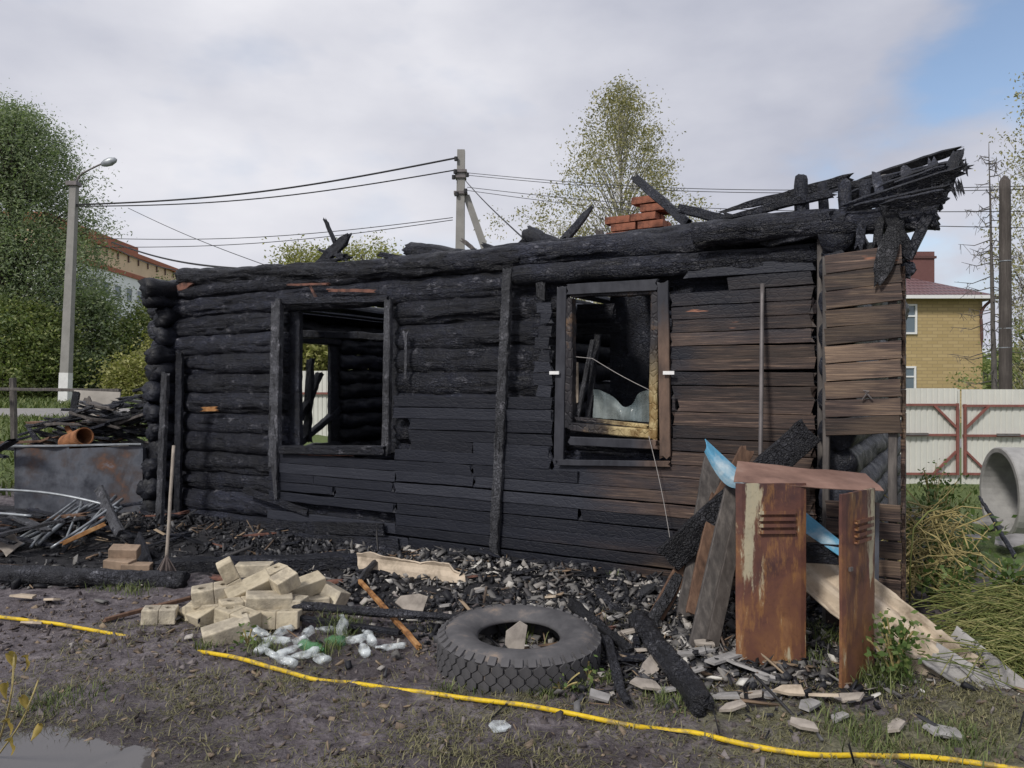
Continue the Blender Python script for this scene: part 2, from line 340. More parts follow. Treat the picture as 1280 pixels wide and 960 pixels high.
def ground():
    s = NB('mud'); v = s.co('Object'); a = s.noise(v, 1.3, 6, .62); b = s.noise(v, 7, 6, .65); g = s.noise(v, 34, 5, .7)
    mud = s.ramp(s.ma('ADD', s.ma('MULTIPLY', b, .6), s.ma('MULTIPLY', g, .4)), [(.34, (.034, .027, .031)), (.47, (.096, .082, .090)), (.57, (.165, .145, .155)), (.68, (.28, .25, .255))])
    ash = s.ramp(b, [(.3, (.008, .008, .010)), (.55, (.020, .020, .024)), (.75, (.06, .058, .06))])
    gr = s.ramp(g, [(.3, (.06, .056, .034)), (.5, (.14, .14, .075)), (.7, (.25, .235, .14))])
    gf = s.ramp(g, [(.3, (.05, .075, .022)), (.5, (.10, .14, .042)), (.72, (.19, .21, .085))])
    wn_ = s.ma('MULTIPLY', s.ma('SUBTRACT', s.noise(v, 5, 5, .7), .5), 1.5)
    am = s.rng(s.ma('ADD', s.attr('ash'), wn_), .35, .65)
    gm = s.rng(s.ma('ADD', s.attr('grass'), wn_), .35, .8)
    c = s.mix(s.ma('MULTIPLY', gm, .75), mud, gr); c = s.mix(s.attr('far'), c, gf); c = s.mix(am, c, ash)
    wet = s.rng(s.ma('ADD', s.attr('wet'), s.ma('MULTIPLY', s.ma('SUBTRACT', a, .5), 1.6)), .35, .7)
    c = s.mix(s.ma('MULTIPLY', wet, .55), c, (.022, .016, .016))
    ro = s.ma('SUBTRACT', .82, s.ma('MULTIPLY', wet, .5))
    h = s.ma('ADD', s.ma('MULTIPLY', b, 1.0), s.ma('MULTIPLY', g, .6))
    M['mud'] = s.done(c, ro, s.bump(h, 1., .035))
    s = NB('puddle_water'); n_ = s.noise(s.co('Object'), 9, 2)
    M['puddle_water'] = s.done((.085, .078, .076), .03, s.bump(n_, .03, .01), Specular_IOR_Level=.6)
ground()
def glassy():
    s = NB('clear_plastic'); g = s.noise(s.co('Object'), 22, 3)
    s.done((.80, .86, .88), .10, s.bump(g, .8, .012), Alpha=s.ramp(s.noise(s.co('Object'), 14, 3), [(.38, .10), (.62, .55)]), Specular_IOR_Level=.9); M['clear_plastic'] = s.m
    s = NB('green_glass'); s.done((.10, .26, .12), .08, Alpha=.55); M['green_glass'] = s.m
    s = NB('window_film'); g = s.noise(s.co('Object', (1, 1, 1)), 7, 4); k = s.noise(s.co('Object'), 3, 4)
    s.done(s.ramp(k, [(.35, (.09, .13, .15)), (.7, (.34, .38, .37))]), .25, s.bump(g, .5, .02), Alpha=s.ramp(g, [(.3, .35), (.7, .8)])); M['window_film'] = s.m
    s = NB('far_glass'); s.done((.10, .14, .17), .08, Specular_IOR_Level=.8); M['far_glass'] = s.m
glassy()
def far():
    s = NB('yellow_brick'); v = s.co('Object', (1, 1, 1), rot=(R(90), 0, 0))
    b = s.n('ShaderNodeTexBrick'); s.put(b.inputs['Vector'], v); b.inputs['Scale'].default_value = 1
    for k_, q in (('Color1', (.47, .36, .19, 1)), ('Color2', (.39, .295, .145, 1)), ('Mortar', (.28, .22, .13, 1))): b.inputs[k_].default_value = q
    b.inputs['Brick Width'].default_value = .5; b.inputs['Row Height'].default_value = .16; b.inputs['Mortar Size'].default_value = .016
    f = s.noise(s.co('Object'), .6, 4)
    M['yellow_brick'] = s.done(s.mix(s.ma('MULTIPLY', f, .35), b.outputs[0], (.34, .24, .10)), .9)
    simple('tile_roof', (.17, .085, .085), .5, .2, 2, .2, .01); simple('white_trim', (.72, .72, .72), .6, .05)
    simple('brown_trim', (.10, .05, .045), .6, .1); simple('white_sheet', (.60, .60, .56), .5, .08, 1.5, .05, .002)
    simple('panel_white', (.78, .80, .80), .85, .08, .3); simple('cream', (.70, .52, .36), .85, .1, .3); simple('roof_red', (.36, .13, .08), .8, .15, .5)
    simple('chimney_brown', (.15, .07, .065), .7, .1)
far()

# ------------------------------------------------------------------ mesh helpers
def link(name, me, parent=None):
    o = bpy.data.objects.new(name, me); col.objects.link(o)
    if parent is not None: o.parent = parent
    return o
def mesh_np(name, V, Fc, mat, parent=None, smooth=False):
    me = bpy.data.meshes.new(name); me.from_pydata([tuple(v) for v in V] if not isinstance(V, list) else V, [], Fc); me.update()
    me.materials.append(M[mat] if isinstance(mat, str) else mat)
    if smooth: me.polygons.foreach_set('use_smooth', [True]*len(me.polygons))
    return link(name, me, parent)
def fast_mesh(name, V, Fq, mat, parent=None, smooth=False):    # V (n,3), Fq (m,k)
    me = bpy.data.meshes.new(name); V = np.ascontiguousarray(V, np.float32); Fq = np.ascontiguousarray(Fq, np.int32)
    k = Fq.shape[1]; me.vertices.add(len(V)); me.vertices.foreach_set('co', V.ravel())
    me.loops.add(Fq.size); me.loops.foreach_set('vertex_index', Fq.ravel())
    me.polygons.add(len(Fq)); me.polygons.foreach_set('loop_start', np.arange(0, Fq.size, k, dtype=np.int32))
    me.update(calc_edges=True); me.materials.append(M[mat])
    if smooth: me.polygons.foreach_set('use_smooth', np.ones(len(Fq), bool))
    return link(name, me, parent)
def tag(o, label=None, cat=None, group=None, kind=None):
    if label: o['label'] = label
    if cat: o['category'] = cat
    if group: o['group'] = group
    if kind: o['kind'] = kind
    return o
def empty(name, loc=(0, 0, 0), rz=0, label=None, cat=None, group=None):
    o = bpy.data.objects.new(name, None); o.empty_display_size = .1; col.objects.link(o)
    o.location = loc; o.rotation_euler = (0, 0, rz); return tag(o, label, cat, group)
class MB:
    def __init__(s): s.v = []; s.f = []
    def add(s, V, Fc):
        k = len(s.v); s.v += [tuple(v) for v in V]; s.f += [tuple(i+k for i in f) for f in Fc]; return s
    def box(s, c, d, rot=None):
        x, y, z = d[0]/2, d[1]/2, d[2]/2
        V = [Vector((a*x, b*y, e*z)) for a in (-1, 1) for b in (-1, 1) for e in (-1, 1)]
        if rot is not None:
            m = Euler(rot).to_matrix(); V = [m @ v for v in V]
        V = [v+Vector(c) for v in V]
        return s.add(V, [(0, 1, 3, 2), (4, 6, 7, 5), (0, 4, 5, 1), (2, 3, 7, 6), (0, 2, 6, 4), (1, 5, 7, 3)])
    def sweep(s, path, ring, side=None, scale=None, amp=0, freq=4, jag=0, cap=True, seed=None, oct=3):
        path = np.array([tuple(p) for p in path], float); n = len(path); ring = np.asarray(ring, float); k = len(ring)
        T = np.gradient(path, axis=0); T /= np.linalg.norm(T, axis=1)[:, None]+1e-9
        if side is None: side = (0, 0, 1) if abs(T[0, 2]) < .8 else (0, 1, 0)
        A = np.cross(np.tile(np.array(side, float), (n, 1)), T); A /= np.linalg.norm(A, axis=1)[:, None]+1e-9
        B = np.cross(T, A)
        sc = np.ones(n) if scale is None else np.asarray(scale, float)
        V = path[:, None, :]+(A[:, None, :]*ring[None, :, 0, None]+B[:, None, :]*ring[None, :, 1, None])*sc[:, None, None]
        sd = random.random()*90 if seed is None else seed
        if jag:
            j = (rng.random((2, k))-.3)*jag
            V[0] -= T[0]*j[0][:, None]*-1; V[-1] -= T[-1]*j[1][:, None]
        V = V.reshape(-1, 3)
        if amp:
            q = V*freq+sd; V = V+np.stack([fbm(q, oct), fbm(q+31, oct), fbm(q+67, oct)], 1)*amp
        Fc = [(i*k+a, i*k+(a+1) % k, (i+1)*k+(a+1) % k, (i+1)*k+a) for i in range(n-1) for a in range(k)]
        Vl = list(V)
        if cap:
            for i, rev in ((0, 1), (n-1, 0)):
                c = V[i*k:(i+1)*k].mean(0)+T[i]*(-.01 if i else .01); Vl.append(c); ci = len(Vl)-1
                for a in range(k):
                    t = (i*k+a, i*k+(a+1) % k, ci); Fc.append(t[::-1] if rev else t)
        return s.add(Vl, Fc)
    def tube(s, path, r, k=6, **kw): return s.sweep(path, circ(r, k), **kw)
    def build(s, name, mat, parent=None, smooth=False): return mesh_np(name, s.v, s.f, mat, parent, smooth)
def circ(r, k=14):
    a = np.linspace(0, 2*math.pi, k, endpoint=False); return np.stack([np.cos(a)*r, np.sin(a)*r], 1)
def rect(wd, th):
    b = min(wd, th)*.12; x = wd/2; y = th/2
    return np.array([(-x, -y+b), (-x, y-b), (-x+b, y), (-x*.3, y), (x*.3, y), (x-b, y), (x, y-b), (x, -y+b), (x-b, -y), (x*.3, -y), (-x*.3, -y), (-x+b, -y)])[::-1]
def lerp(a, b, n): a = Vector(a); b = Vector(b); return [a.lerp(b, i/(n-1)) for i in range(n)]
def bend(pts, amt):                       # sag a straight path
    n = len(pts); return [p+Vector(amt)*math.sin(math.pi*i/(n-1)) for i, p in enumerate(pts)]
def log_mesh(name, a, b, r, mat='char_log', parent=None, step=.05, taper=1., amp=.012, k=18, jag=.05, bow=(0, 0, 0), endsc=.9, flat=1.):
    a = Vector(a); b = Vector(b); n = max(5, int((b-a).length/step)); k = int(k*1.7) if k > 16 else k
    sc = np.linspace(1, taper, n); sc[0] *= endsc; sc[-1] *= endsc
    m = MB(); m.sweep(bend(lerp(a, b, n), bow), circ(r, k)*np.array([flat, 1.]), scale=sc, amp=amp, freq=5, jag=jag)
    V = np.array(m.v); T = np.array((b-a).normalized()); A = np.array(a); al = (V-A)@T; ctr = A+al[:, None]*T
    rad = V-ctr; rl = np.linalg.norm(rad, axis=1)[:, None]; u = rad/(rl+1e-9); sd = random.random()*50       # long drying cracks and shallow charred hollows
    gq = fbm(u*r*60+al[:, None]*T*2.2+sd, 2); hq = fbm(u*1.3+al[:, None]*T*1.6+sd*2, 3)
    dep = np.clip(gq-.22, 0, 1)*.065+np.clip(hq-.15, 0, 1)*.07
    V = V-u*np.minimum(dep[:, None], rl*.5); m.v = [tuple(q) for q in V]
    return m.build(name, mat, parent, True)
def plank(name, a, b, wd, th, mat, parent=None, side=None, amp=.006, step=.05, jag=.03, bow=(0, 0, 0), freq=7, taper=None):
    a = Vector(a); b = Vector(b); n = max(4, int((b-a).length/step))
    sc = None if taper is None else np.interp(np.linspace(0, 1, n), [q[0] for q in taper], [q[1] for q in taper])
    return MB().sweep(bend(lerp(a, b, n), bow), rect(wd, th), side=side, amp=amp, freq=freq, jag=jag, scale=sc).build(name, mat, parent)
def lathe(prof, k=24):
    V = []; Fc = []
    for r, z in prof:
        for a in range(k): t = 2*math.pi*a/k; V.append((r*math.cos(t), r*math.sin(t), z))
    for i in range(len(prof)-1):
        for a in range(k): Fc.append((i*k+a, i*k+(a+1) % k, (i+1)*k+(a+1) % k, (i+1)*k+a))
    return V, Fc
def sheet(name, nx, ny, fn, th, mat, parent=None):       # thick sheet from a surface function fn(u,v)->Vector
    top = [fn(i/(nx-1), j/(ny-1)) for j in range(ny) for i in range(nx)]
    me = MB(); 
    q = []
    for j in range(ny):
        for i in range(nx):
            a = top[j*nx+min(i+1, nx-1)]-top[j*nx+max(i-1, 0)]; b = top[min(j+1, ny-1)*nx+i]-top[max(j-1, 0)*nx+i]
            n_ = a.cross(b); n_ = n_.normalized() if n_.length > 1e-9 else Vector((0, 0, 1)); q.append(top[j*nx+i]-n_*th)
    N = nx*ny; Fc = []
    for j in range(ny-1):
        for i in range(nx-1):
            a, b, c, d = j*nx+i, j*nx+i+1, (j+1)*nx+i+1, (j+1)*nx+i
            Fc.append((a, b, c, d)); Fc.append((N+d, N+c, N+b, N+a))
    ed = [(j*nx, (j+1)*nx) for j in range(ny-1)]+[((j+1)*nx+nx-1, j*nx+nx-1) for j in range(ny-1)]+[(i+1, i) for i in range(nx-1)]+[((ny-1)*nx+i, (ny-1)*nx+i+1) for i in range(nx-1)]
    for a, b in ed: Fc.append((a, b, N+b, N+a))
    return me.add(top+q, Fc).build(name, mat, parent)

# ------------------------------------------------------------------ ground, road, puddle
def axis(lo, hi, d, far0, far1):
    a = list(np.arange(lo, hi, d)); st = d; x = a[-1]
    while x < far1: st *= 1.22; x += st; a.append(x)
    st = d; x = a[0]; pre = []
    while x > far0: st *= 1.22; x -= st; pre.append(x)
    return np.array(pre[::-1]+a)
gx = axis(-7.5, 7, .034, -900, 900); gy = axis(2.6, 10.5, .030, -300, 1500)
XX, YY = np.meshgrid(gx, gy); x_, y_ = XX.ravel(), YY.ravel()
zz = gh(x_, y_); nx_, ny_ = len(gx), len(gy)
idx = np.arange(nx_*ny_).reshape(ny_, nx_)
Fq = np.stack([idx[:-1, :-1].ravel(), idx[:-1, 1:].ravel(), idx[1:, 1:].ravel(), idx[1:, :-1].ravel()], 1)
go = fast_mesh('ground', np.stack([x_, y_, zz], 1), Fq, 'mud', None, True); tag(go, kind='structure')
lx_, ly_ = to_local(x_, y_)
ash = sst(-1.75, -1.0, ly_)*sst(-2.6, -1.6, lx_)*(1-sst(7.3, 8.0, lx_))*(1-sst(5.5, 6, ly_))
ash = np.maximum(ash, (1-sst(-3.6, -2.6, x_))*sst(5.6, 6.6, y_)*(1-sst(9.6, 10.6, y_)))
pn = np.stack([x_, y_, 0*x_], 1)
grass = .62*sst(.05, .45, fbm(pn*.9+5, 3))*(1-sst(4.2, 5.5, y_))+.55*sst(.2, 1.6, x_)*(1-sst(4.0, 5., y_))+.25*(1-sst(3.6, 4.2, y_))
far_ = np.maximum(sst(10.5, 12, y_), sst(7.2, 8.2, lx_)*sst(5.6, 7, y_)); 
wet = np.exp(-(((x_+1.9)/.8)**2+((y_-3.25)/.6)**2))*.9+.75*np.exp(-(((x_-.1)/.55)**2+((y_-3.22)/.25)**2))+.22*(1-sst(4.6, 5.2, y_))+.35*np.exp(-(((x_+.9)/.9)**2+((y_-4.4)/.5)**2))
for nm, arr in (('ash', ash), ('grass', grass*(1-ash)), ('far', far_), ('wet', wet)):
    at = go.data.attributes.new(nm, 'FLOAT', 'POINT'); at.data.foreach_set('value', np.ascontiguousarray(arr, np.float32))
def rd(u, v):
    x = -60+75*u; y = 22.2+3.2*v+.012*(x+10)**2*.02; return Vector((x, y, float(gh(x, y, False)[0])+.05))
tag(sheet('road', 60, 4, rd, .04, 'road_asphalt'), kind='structure')
pv = [(-2.15+.95*math.cos(a)*(1+.1*math.sin(3*a)), 3.12+.70*math.sin(a)*(1+.15*math.cos(2*a+1)), -.048) for a in np.linspace(0, 2*math.pi, 40, endpoint=False)]
tag(mesh_np('puddle', pv, [tuple(range(40))], 'puddle_water'), kind='structure')

# ------------------------------------------------------------------ the burnt log house
house = empty('burnt_log_house', (W0[0], W0[1], 0), math.atan2(HX[1], HX[0]), 'long charred log house with collapsed roof and two burnt out windows', 'house')
H = house; RH = .2150; LR = .126; NR = 13
LW = (1.98, 3.32, .94, 2.37); RW = (5.14, 5.98, 1.27, 2.36)
for k in range(NR):
    z = .10+RH*k; cuts = []
    segs = [(-.18-random.random()*.18, 7.15)]
    for (a, b, z0, z1) in (LW, RW):
        if z > z0-.06 and z < z1+.06:
            ns = []
            for s0, s1 in segs:
                if s0 < a and s1 > b: ns += [(s0, a-.03), (b+.03, s1)]
                else: ns.append((s0, s1))
            segs = ns
    for s0, s1 in segs:
        vis = s0 < 5
        log_mesh('log', (s0, .135+random.uniform(-.012, .012), z+random.uniform(-.01, .01)), (s1, .135+random.uniform(-.012, .012), z+random.uniform(-.012, .012)),
                 LR*random.uniform(.94, 1.05), 'char_log', H, .035 if vis else .12, 1., .018 if vis else .01, 22 if vis else 12, .04, endsc=.8, flat=.78)
# left wall, cross logs of the right corner, back wall
for k in range(NR):
    z = .10+RH*(k-.5)
    if k == 0: z = .08
    sp = [(-.10-random.random()*.18, 5.25)]
    if .72 < z < 2.30: sp = [(sp[0][0], 2.0), (2.80, 5.25)]
    for a, b in sp:
        log_mesh('cross_log', (.10, a, z), (.10, b, z), LR*random.uniform(.93, 1.04), 'char_cross', H, .05, 1, .05, 18, .035, endsc=.72)
    log_mesh('cross_log', (7.22, -.19-random.random()*.06, z), (7.22, 5.25, z), LR, 'char_cross', H, .10, 1, .012, 14, .03, endsc=.93)
    log_mesh('back_log', (-.3, 5.1, z+.11), (7.2, 5.1, z+.11), LR, 'char_log', H, .25, 1, .012, 10, .03)
    if k < 12: log_mesh('partition_log', (4.25, .3, z+.02), (4.25, 5.0, z+.02), .12, 'char_cross', H, .2, 1, .012, 10, .03)
for i in range(36):                                     # unseen ceiling planks added to darken the rooms, gaps let some sky in
    x0 = .3+.19*i
    if i % 5 in (1, 3) or i in (7, 15, 30): continue
    plank('shading_ceiling_plank', (x0, .25, 2.54+random.uniform(-.01, .01)), (x0, 5.0, 2.54+random.uniform(-.015, .015)), .19, .04, 'char_cross', H, amp=.008, step=.3)
for i in range(30): plank('floor_plank', (.2+.24*i, .3, .3), (.2+.24*i, 5., .3), .235, .04, 'char_cross', H, amp=.006, step=.4)
# wall plates on top
log_mesh('wall_plate', W(226, 347, -.1), W(655, 325, -.1), .092, 'char_log', H, .035, 1.05, .032, 20, .15, (0, 0, -.015))
log_mesh('wall_plate', W(560, 329, -.1), W(1035, 286, -.1), .10, 'char_log', H, .035, 1.0, .034, 20, .1, (0, 0, .0))
log_mesh('wall_plate', W(640, 345, .0), W(1030, 318, .0), .085, 'char_log', H, .045, 1.0, .016, 18, .05)
log_mesh('eaves_log', W(868, 294, .12), W(1174, 272, .12), .088, 'char_log', H, .035, 1.15, .03, 18, .03, (0, 0, .015), 1)
log_mesh('cross_plate', (.12, -.3, 2.66), (.12, 5.2, 2.66), .12, 'char_cross', H, .08, 1, .02, 16, .08)
log_mesh('cross_plate', (7.25, -.12, 2.49), (7.25, 5.2, 2.49), .15, 'char_cross', H, .08, 1, .015, 18, .03, endsc=.95)

# cladding boards, row by row
BH = .098; joints = [1.80, 2.62, 3.52, 5.06, 6.02, 7.06]
row = 0; z = .02
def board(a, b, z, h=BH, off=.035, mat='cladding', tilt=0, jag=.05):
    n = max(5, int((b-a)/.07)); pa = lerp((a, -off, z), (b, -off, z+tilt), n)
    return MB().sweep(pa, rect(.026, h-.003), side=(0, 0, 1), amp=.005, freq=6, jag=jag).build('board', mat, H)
while z < 2.52:
    zc = z+BH/2
    if zc < 1.47:
        spans = []
        js = [1.84] if row % 2 else [1.80]
        js += random.sample([2.45, 2.7, 3.45, 3.6, 4.3, 5.06, 5.3, 6.1], 2)+[7.065]
        js = sorted(js)
        for a, b in zip(js[:-1], js[1:]):
            if b-a < .15: continue
            spans.append((a, b))
        if zc > .93:                                    # left window cuts the upper rows
            spans = [(max(a, 3.42), b) for a, b in spans if b > 3.6]
        if zc > .96:
            ns = []
            for a, b in spans:
                if a < 5.05 and b > 6.05: ns += [(a, 5.06), (6.06, b)]
                elif a < 5.06 < b: ns.append((a, 5.06))
                elif a < 6.06 < b: ns.append((6.06, b))
                elif a >= 6.0 or b <= 5.1: ns.append((a, b))
            spans = ns
    else:
        spans = [(6.05, 7.065)] if zc < 2.24 else [(6.0+random.random()*.5, 7.065)]
        if zc < 2.3: spans.append((4.86+random.random()*.09, 5.06))
    for a, b in spans:
        if row == 3 and a < 2.3: continue
        if row == 1 and a < 2.2: a = 2.3
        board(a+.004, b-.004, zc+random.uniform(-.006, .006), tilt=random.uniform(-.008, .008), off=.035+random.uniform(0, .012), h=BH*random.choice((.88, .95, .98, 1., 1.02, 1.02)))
    z += BH; row += 1
plank('fallen_board', W(225, 655, .08), W(480, 662, .10), .12, .03, 'char_log', H, (0, 1, 0))
plank('fallen_board', W(300, 672, .2), W(500, 683, .22), .14, .035, 'char_log', H, (0, 1, 0), .012)
plank('fallen_board', W(305, 612, .05), W(385, 641, .07), .07, .025, 'char_log', H, (0, 1, 0), .008)
plank('fallen_board', W(280, 700, .35), W(500, 690, .30), .12, .03, 'char_log', H, (0, 1, 0), .012)
# upright strips and posts nailed to the wall
def upright(name, a, b, wd, th, mat='char_up', amp=.009, **k): return plank(name, a, b, wd, th, mat, H, (0, 1, 0), amp, .025, .06, freq=16, **k)
upright('batten', W(635, 336, .06), W(617, 712, .09), .085, .05, amp=.012)
upright('post', W(207, 466, .42), W(198, 690, .48), .09, .05, 'char_up')
upright('corner_board', W(225, 440, .02), W(222, 650, .02), .10, .04, 'char')
upright('window_jamb', W(347, 376, .05), W(343, 585, .06), .125, .07)
upright('splinter', W(341, 525, .09), W(345, 625, .09), .085, .03, taper=((0, .25), (.3, 1), (1, .5)))
upright('window_jamb', W(486, 372, .03), W(483, 569, .04), .075, .06)
upright('splinter', W(507, 414, .02), W(507, 475, .02), .06, .02, taper=((0, 1), (.3, .5), (1, .4)))
upright('splinter', W(676, 352, .03), W(676, 374, .03), .08, .02)
plank('window_head', W(345, 377, .03), W(486, 374, .03), .06, .05, 'char_log', H, (0, 1, 0), .01)
plank('window_sill', W(352, 562, .06), W(484, 563, .06), .085, .10, 'char_log', H, (0, 1, 0), .006)
for xx in (1.93, 3.36): plank('window_reveal', (xx, .15, .95), (xx, .15, 2.4), .06, .27, 'char', H, (1, 0, 0), .01)
plank('trim_board', W(1026, 288, .10), W(1027, 602, .10), .045, .035, 'grey_wood', H, (0, 1, 0), .004)
for yy in (1.90, 2.78): plank('side_window_jamb', (.10, yy, .70), (.10, yy, 2.36), .07, .30, 'char', H, (0, 1, 0), .014)
plank('side_window_head', (.10, 1.95, 2.30), (.10, 2.85, 2.30), .13, .28, 'char', H, (0, 0, 1), .012)
plank('inner_lintel', (.3, 1.2, 2.25), (2.6, 2.3, 2.15), .14, .09, 'char', H, amp=.02)
plank('side_window_bar', (.10, 2.06, 1.10), (.10, 2.45, 1.75), .11, .07, 'char', H, amp=.025)
plank('side_window_bar', (.10, 1.98, .74), (.10, 2.85, 1.25), .10, .08, 'char', H, amp=.02)
plank('side_window_bar', (.12, 2.18, .80), (.12, 2.24, 1.95), .13, .06, 'char', H, amp=.03)
# right window: casing, frame, sash, film
for a, b, wd in ((W(703, 358, .07), W(699, 577, .07), .085), (W(829, 352, .07), W(832, 573, .07), .085)):
    plank('casing', a, b, wd, .03, 'casing_board', H, (0, 1, 0), .003)
plank('casing', W(709, 362, .075), W(822, 356, .075), .085, .028, 'casing_board', H, (0, 1, 0), .004)
plank('casing', W(697, 578, .075), W(838, 580, .075), .045, .03, 'casing_board', H, (0, 1, 0), .004)
plank('window_sill', W(712, 551, .075), W(824, 556, .075), .07, .05, 'casing_board', H, (0, 1, 0), .004)
wf = plank('window_frame', W(713, 372, .03), W(713, 536, .03), .07, .09, 'burnt_frame', H, (0, 1, 0), .008)
plank('window_frame', W(821, 366, .03), W(818, 548, .03), .065, .09, 'burnt_frame', H, (0, 1, 0), .006)
plank('window_frame', W(716, 369, .02), W(822, 366, .02), .035, .09, 'burnt_frame', H, (0, 1, 0), .01)
plank('window_frame', W(714, 533, .03), W(822, 543, .03), .07, .09, 'burnt_frame', H, (0, 1, 0), .005)
plank('sash_rail', W(719, 523, .01), W(812, 533, .01), .03, .05, 'burnt_frame', H, (0, 1, 0), .004)
plank('sash_stile', W(720, 453, -.02), W(721, 505, -.02), .03, .03, 'slate_pale', H, (0, 1, 0), .003)
plank('sash_stile', W(741, 425, -.12), W(722, 522, -.02), .035, .035, 'char_up', H, (0, 1, 0), .008)
plank('sash_stile', W(747, 418, -.25), W(735, 525, -.12), .05, .03, 'char', H, (0, 1, 0), .008)
plank('inner_board', W(722, 390, -.8), W(768, 389, -.8), .14, .03, 'char_log', H, (0, 1, 0)); plank('inner_board', W(722, 412, -.8), W(776, 410, -.8), .10, .03, 'char_log', H, (0, 1, 0))
def film(u, v):
    a = W(741+73*u, 522+6*u, -.08); top = W(741+73*u, 487+22*math.exp(-((u-.55)/.22)**2), -.08)
    p = a.lerp(top, v); p.y += .035*math.sin(u*9+v*3)*v+.02*math.sin(u*21); return p
sheet('window_film', 28, 10, film, .002, 'window_film', H)
for px in (693, 836): MB().box(W(px, 466, .11), (.085, .012, .026)).build('tag', 'white_tag', H)
MB().tube(lerp(W(720, 446, .02), W(740, 448, .02), 3)+bend(lerp(W(742, 449, .02), W(813, 488, .03), 8), (0, 0, -.01)), .0025, 5).build('cord', 'string', H)
MB().tube(bend(lerp(W(811, 545, .12), W(838, 676, .16), 10), (.012, 0, 0)), .0028, 5).build('cord', 'string', H)
# corner casing on the right with its opening
CA = W(1032, 480, .33).x; CB = W(1127, 480, .33).x
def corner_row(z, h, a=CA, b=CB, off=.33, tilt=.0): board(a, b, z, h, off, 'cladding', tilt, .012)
z = .06
while z < 2.36:
    if z < .86: corner_row(z+.055, .106)
    elif z > 1.23: corner_row(z+.06, .111 if z < 2.2 else .12, tilt=.02+.02*random.random())
    z += .115 if z < .86 or z > 1.23 else .05
plank('corner_stud', (CA+.0, -.30, .05), (CA+.0, -.30, 2.42), .04, .05, 'grey_wood', H, (0, 1, 0), .003)
plank('corner_stud', (CB-.05, -.29, .05), (CB-.05, -.29, 2.38), .05, .04, 'grey_wood', H, (0, 1, 0), .003)
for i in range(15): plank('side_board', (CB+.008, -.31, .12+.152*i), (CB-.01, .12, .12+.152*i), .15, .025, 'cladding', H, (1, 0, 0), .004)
MB().tube(lerp(W(1078, 500, .36), W(1086, 489, .38), 3)+lerp(W(1080, 488, .38), W(1090, 499, .36), 3), .006, 5).build('wire_hook', 'steel_rod', H)

# remains of the eaves on the right
def hp(px, py, off): return W(px, py, off)
def piece(name, a, b, wd, th, mat='char', off0=.1, off1=.1, **k): return plank(name, hp(*a, off0), hp(*b, off1), wd, th, mat, H, k.pop('side', (0, 1, 0)), k.pop('amp', .014), .035, .10, **k)
piece('roof_plank', (897, 266), (1062, 224), .07, .03, taper=((0, .25), (.3, .8), (1, 1)), off0=-.2, off1=-.2)
piece('roof_plank', (905, 272), (1045, 240), .06, .04, taper=((0, .3), (.4, .9), (1, 1)), off0=-.15)
piece('roof_plank', (985, 245), (1120, 222), .05, .03, off0=-.3, off1=-.3)
def felt(u, v):
    p = hp(1064+88*u, 240-27*u-14*v*math.sin(math.pi*min(1, u*1.1)), -.35-.3*v); n_ = fbm(np.array([[u*5, v*4, 2.]]), 3)[0]
    return p+Vector((0, 0, .05*n_-.035*v*(u < .15)))
sheet('roofing_felt', 26, 9, felt, .008, 'slate_grey', H)
for i in range(11):
    t = i/10; x0 = 1048+random.uniform(0, 70); x1 = 1206-random.uniform(0, 46)*(.2+t); o_ = -.5+.8*t; ya = 236+36*t+random.uniform(-5, 4); sl_ = random.uniform(.20, .34)
    piece('roof_plank', (x0, ya-(x0-1050)*.27), (x1, ya-(x0-1050)*.27-(x1-x0)*sl_), random.uniform(.05, .10), .022, off0=o_, off1=o_, amp=.009, side=(0, .75+random.uniform(-.2, .2), .65), taper=((0, .6), (.15, 1), (.85, 1), (1, random.uniform(.3, .8))))
for x0, x1, yy in ((1096, 1104, 218), (1132, 1140, 210), (1166, 1172, 202)): piece('rafter', (x0, yy), (x1, yy+62), .06, .05, off0=-.2, off1=.12, amp=.012)
for i in range(14):
    x0 = random.uniform(1090, 1200); y0 = 262-(x0-1090)*.34+random.uniform(-6, 6); piece('splinter', (x0, y0), (x0+random.uniform(-6, 10), y0+random.uniform(8, 24)), random.uniform(.015, .04), .01, off0=.15, off1=.17, amp=.008, taper=((0, 1), (1, .3)))
for (a, b, r_) in (((1000, 219), (1004, 285), .052), ((1028, 229), (1032, 282), .036), ((1055, 226), (1058, 275), .046), ((1082, 227), (1082, 276), .04)):
    log_mesh('rafter_stub', hp(*b, 0), hp(*a, -.05), r_, 'char', H, .03, .9, .012, 12, .02)
log_mesh('rafter_stub', hp(1176, 250, .1), hp(1198, 192, -.1), .05, 'char', H, .03, .7, .03, 12, .08)
for (a, b, wd) in (((1078, 280), (1073, 312), .055), ((1102, 275), (1096, 312), .055), ((1104, 250), (1138, 322), .075), ((1160, 268), (1136, 320), .06), ((1140, 312), (1118, 333), .05), ((1127, 270), (1122, 325), .05)):
    piece('strut', a, b, wd, .05, amp=.012, off0=.2, off1=.25)
piece('hanging_board', (1116, 288), (1097, 356), .12, .02, 'char_up', .36, .38, amp=.01, taper=((0, .6), (.3, 1), (.7, .9), (1, .3)))
piece('strut', (1035, 332), (1140, 338), .10, .10, amp=.012, off0=.1, off1=.2)
log_mesh('cross_plate', (7.42, -.2, 2.43), (7.42, 2, 2.43), .09, 'char_cross', H, .08, 1, .012, 14, .02)
for (px, py, tx, ty) in ((1199, 226, 1204, 242), (1192, 222, 1188, 238), (1204, 200, 1207, 216), (1203, 210, 1212, 209)):
    piece('splinter', (px, py), (tx, ty), .025, .012, amp=.006)
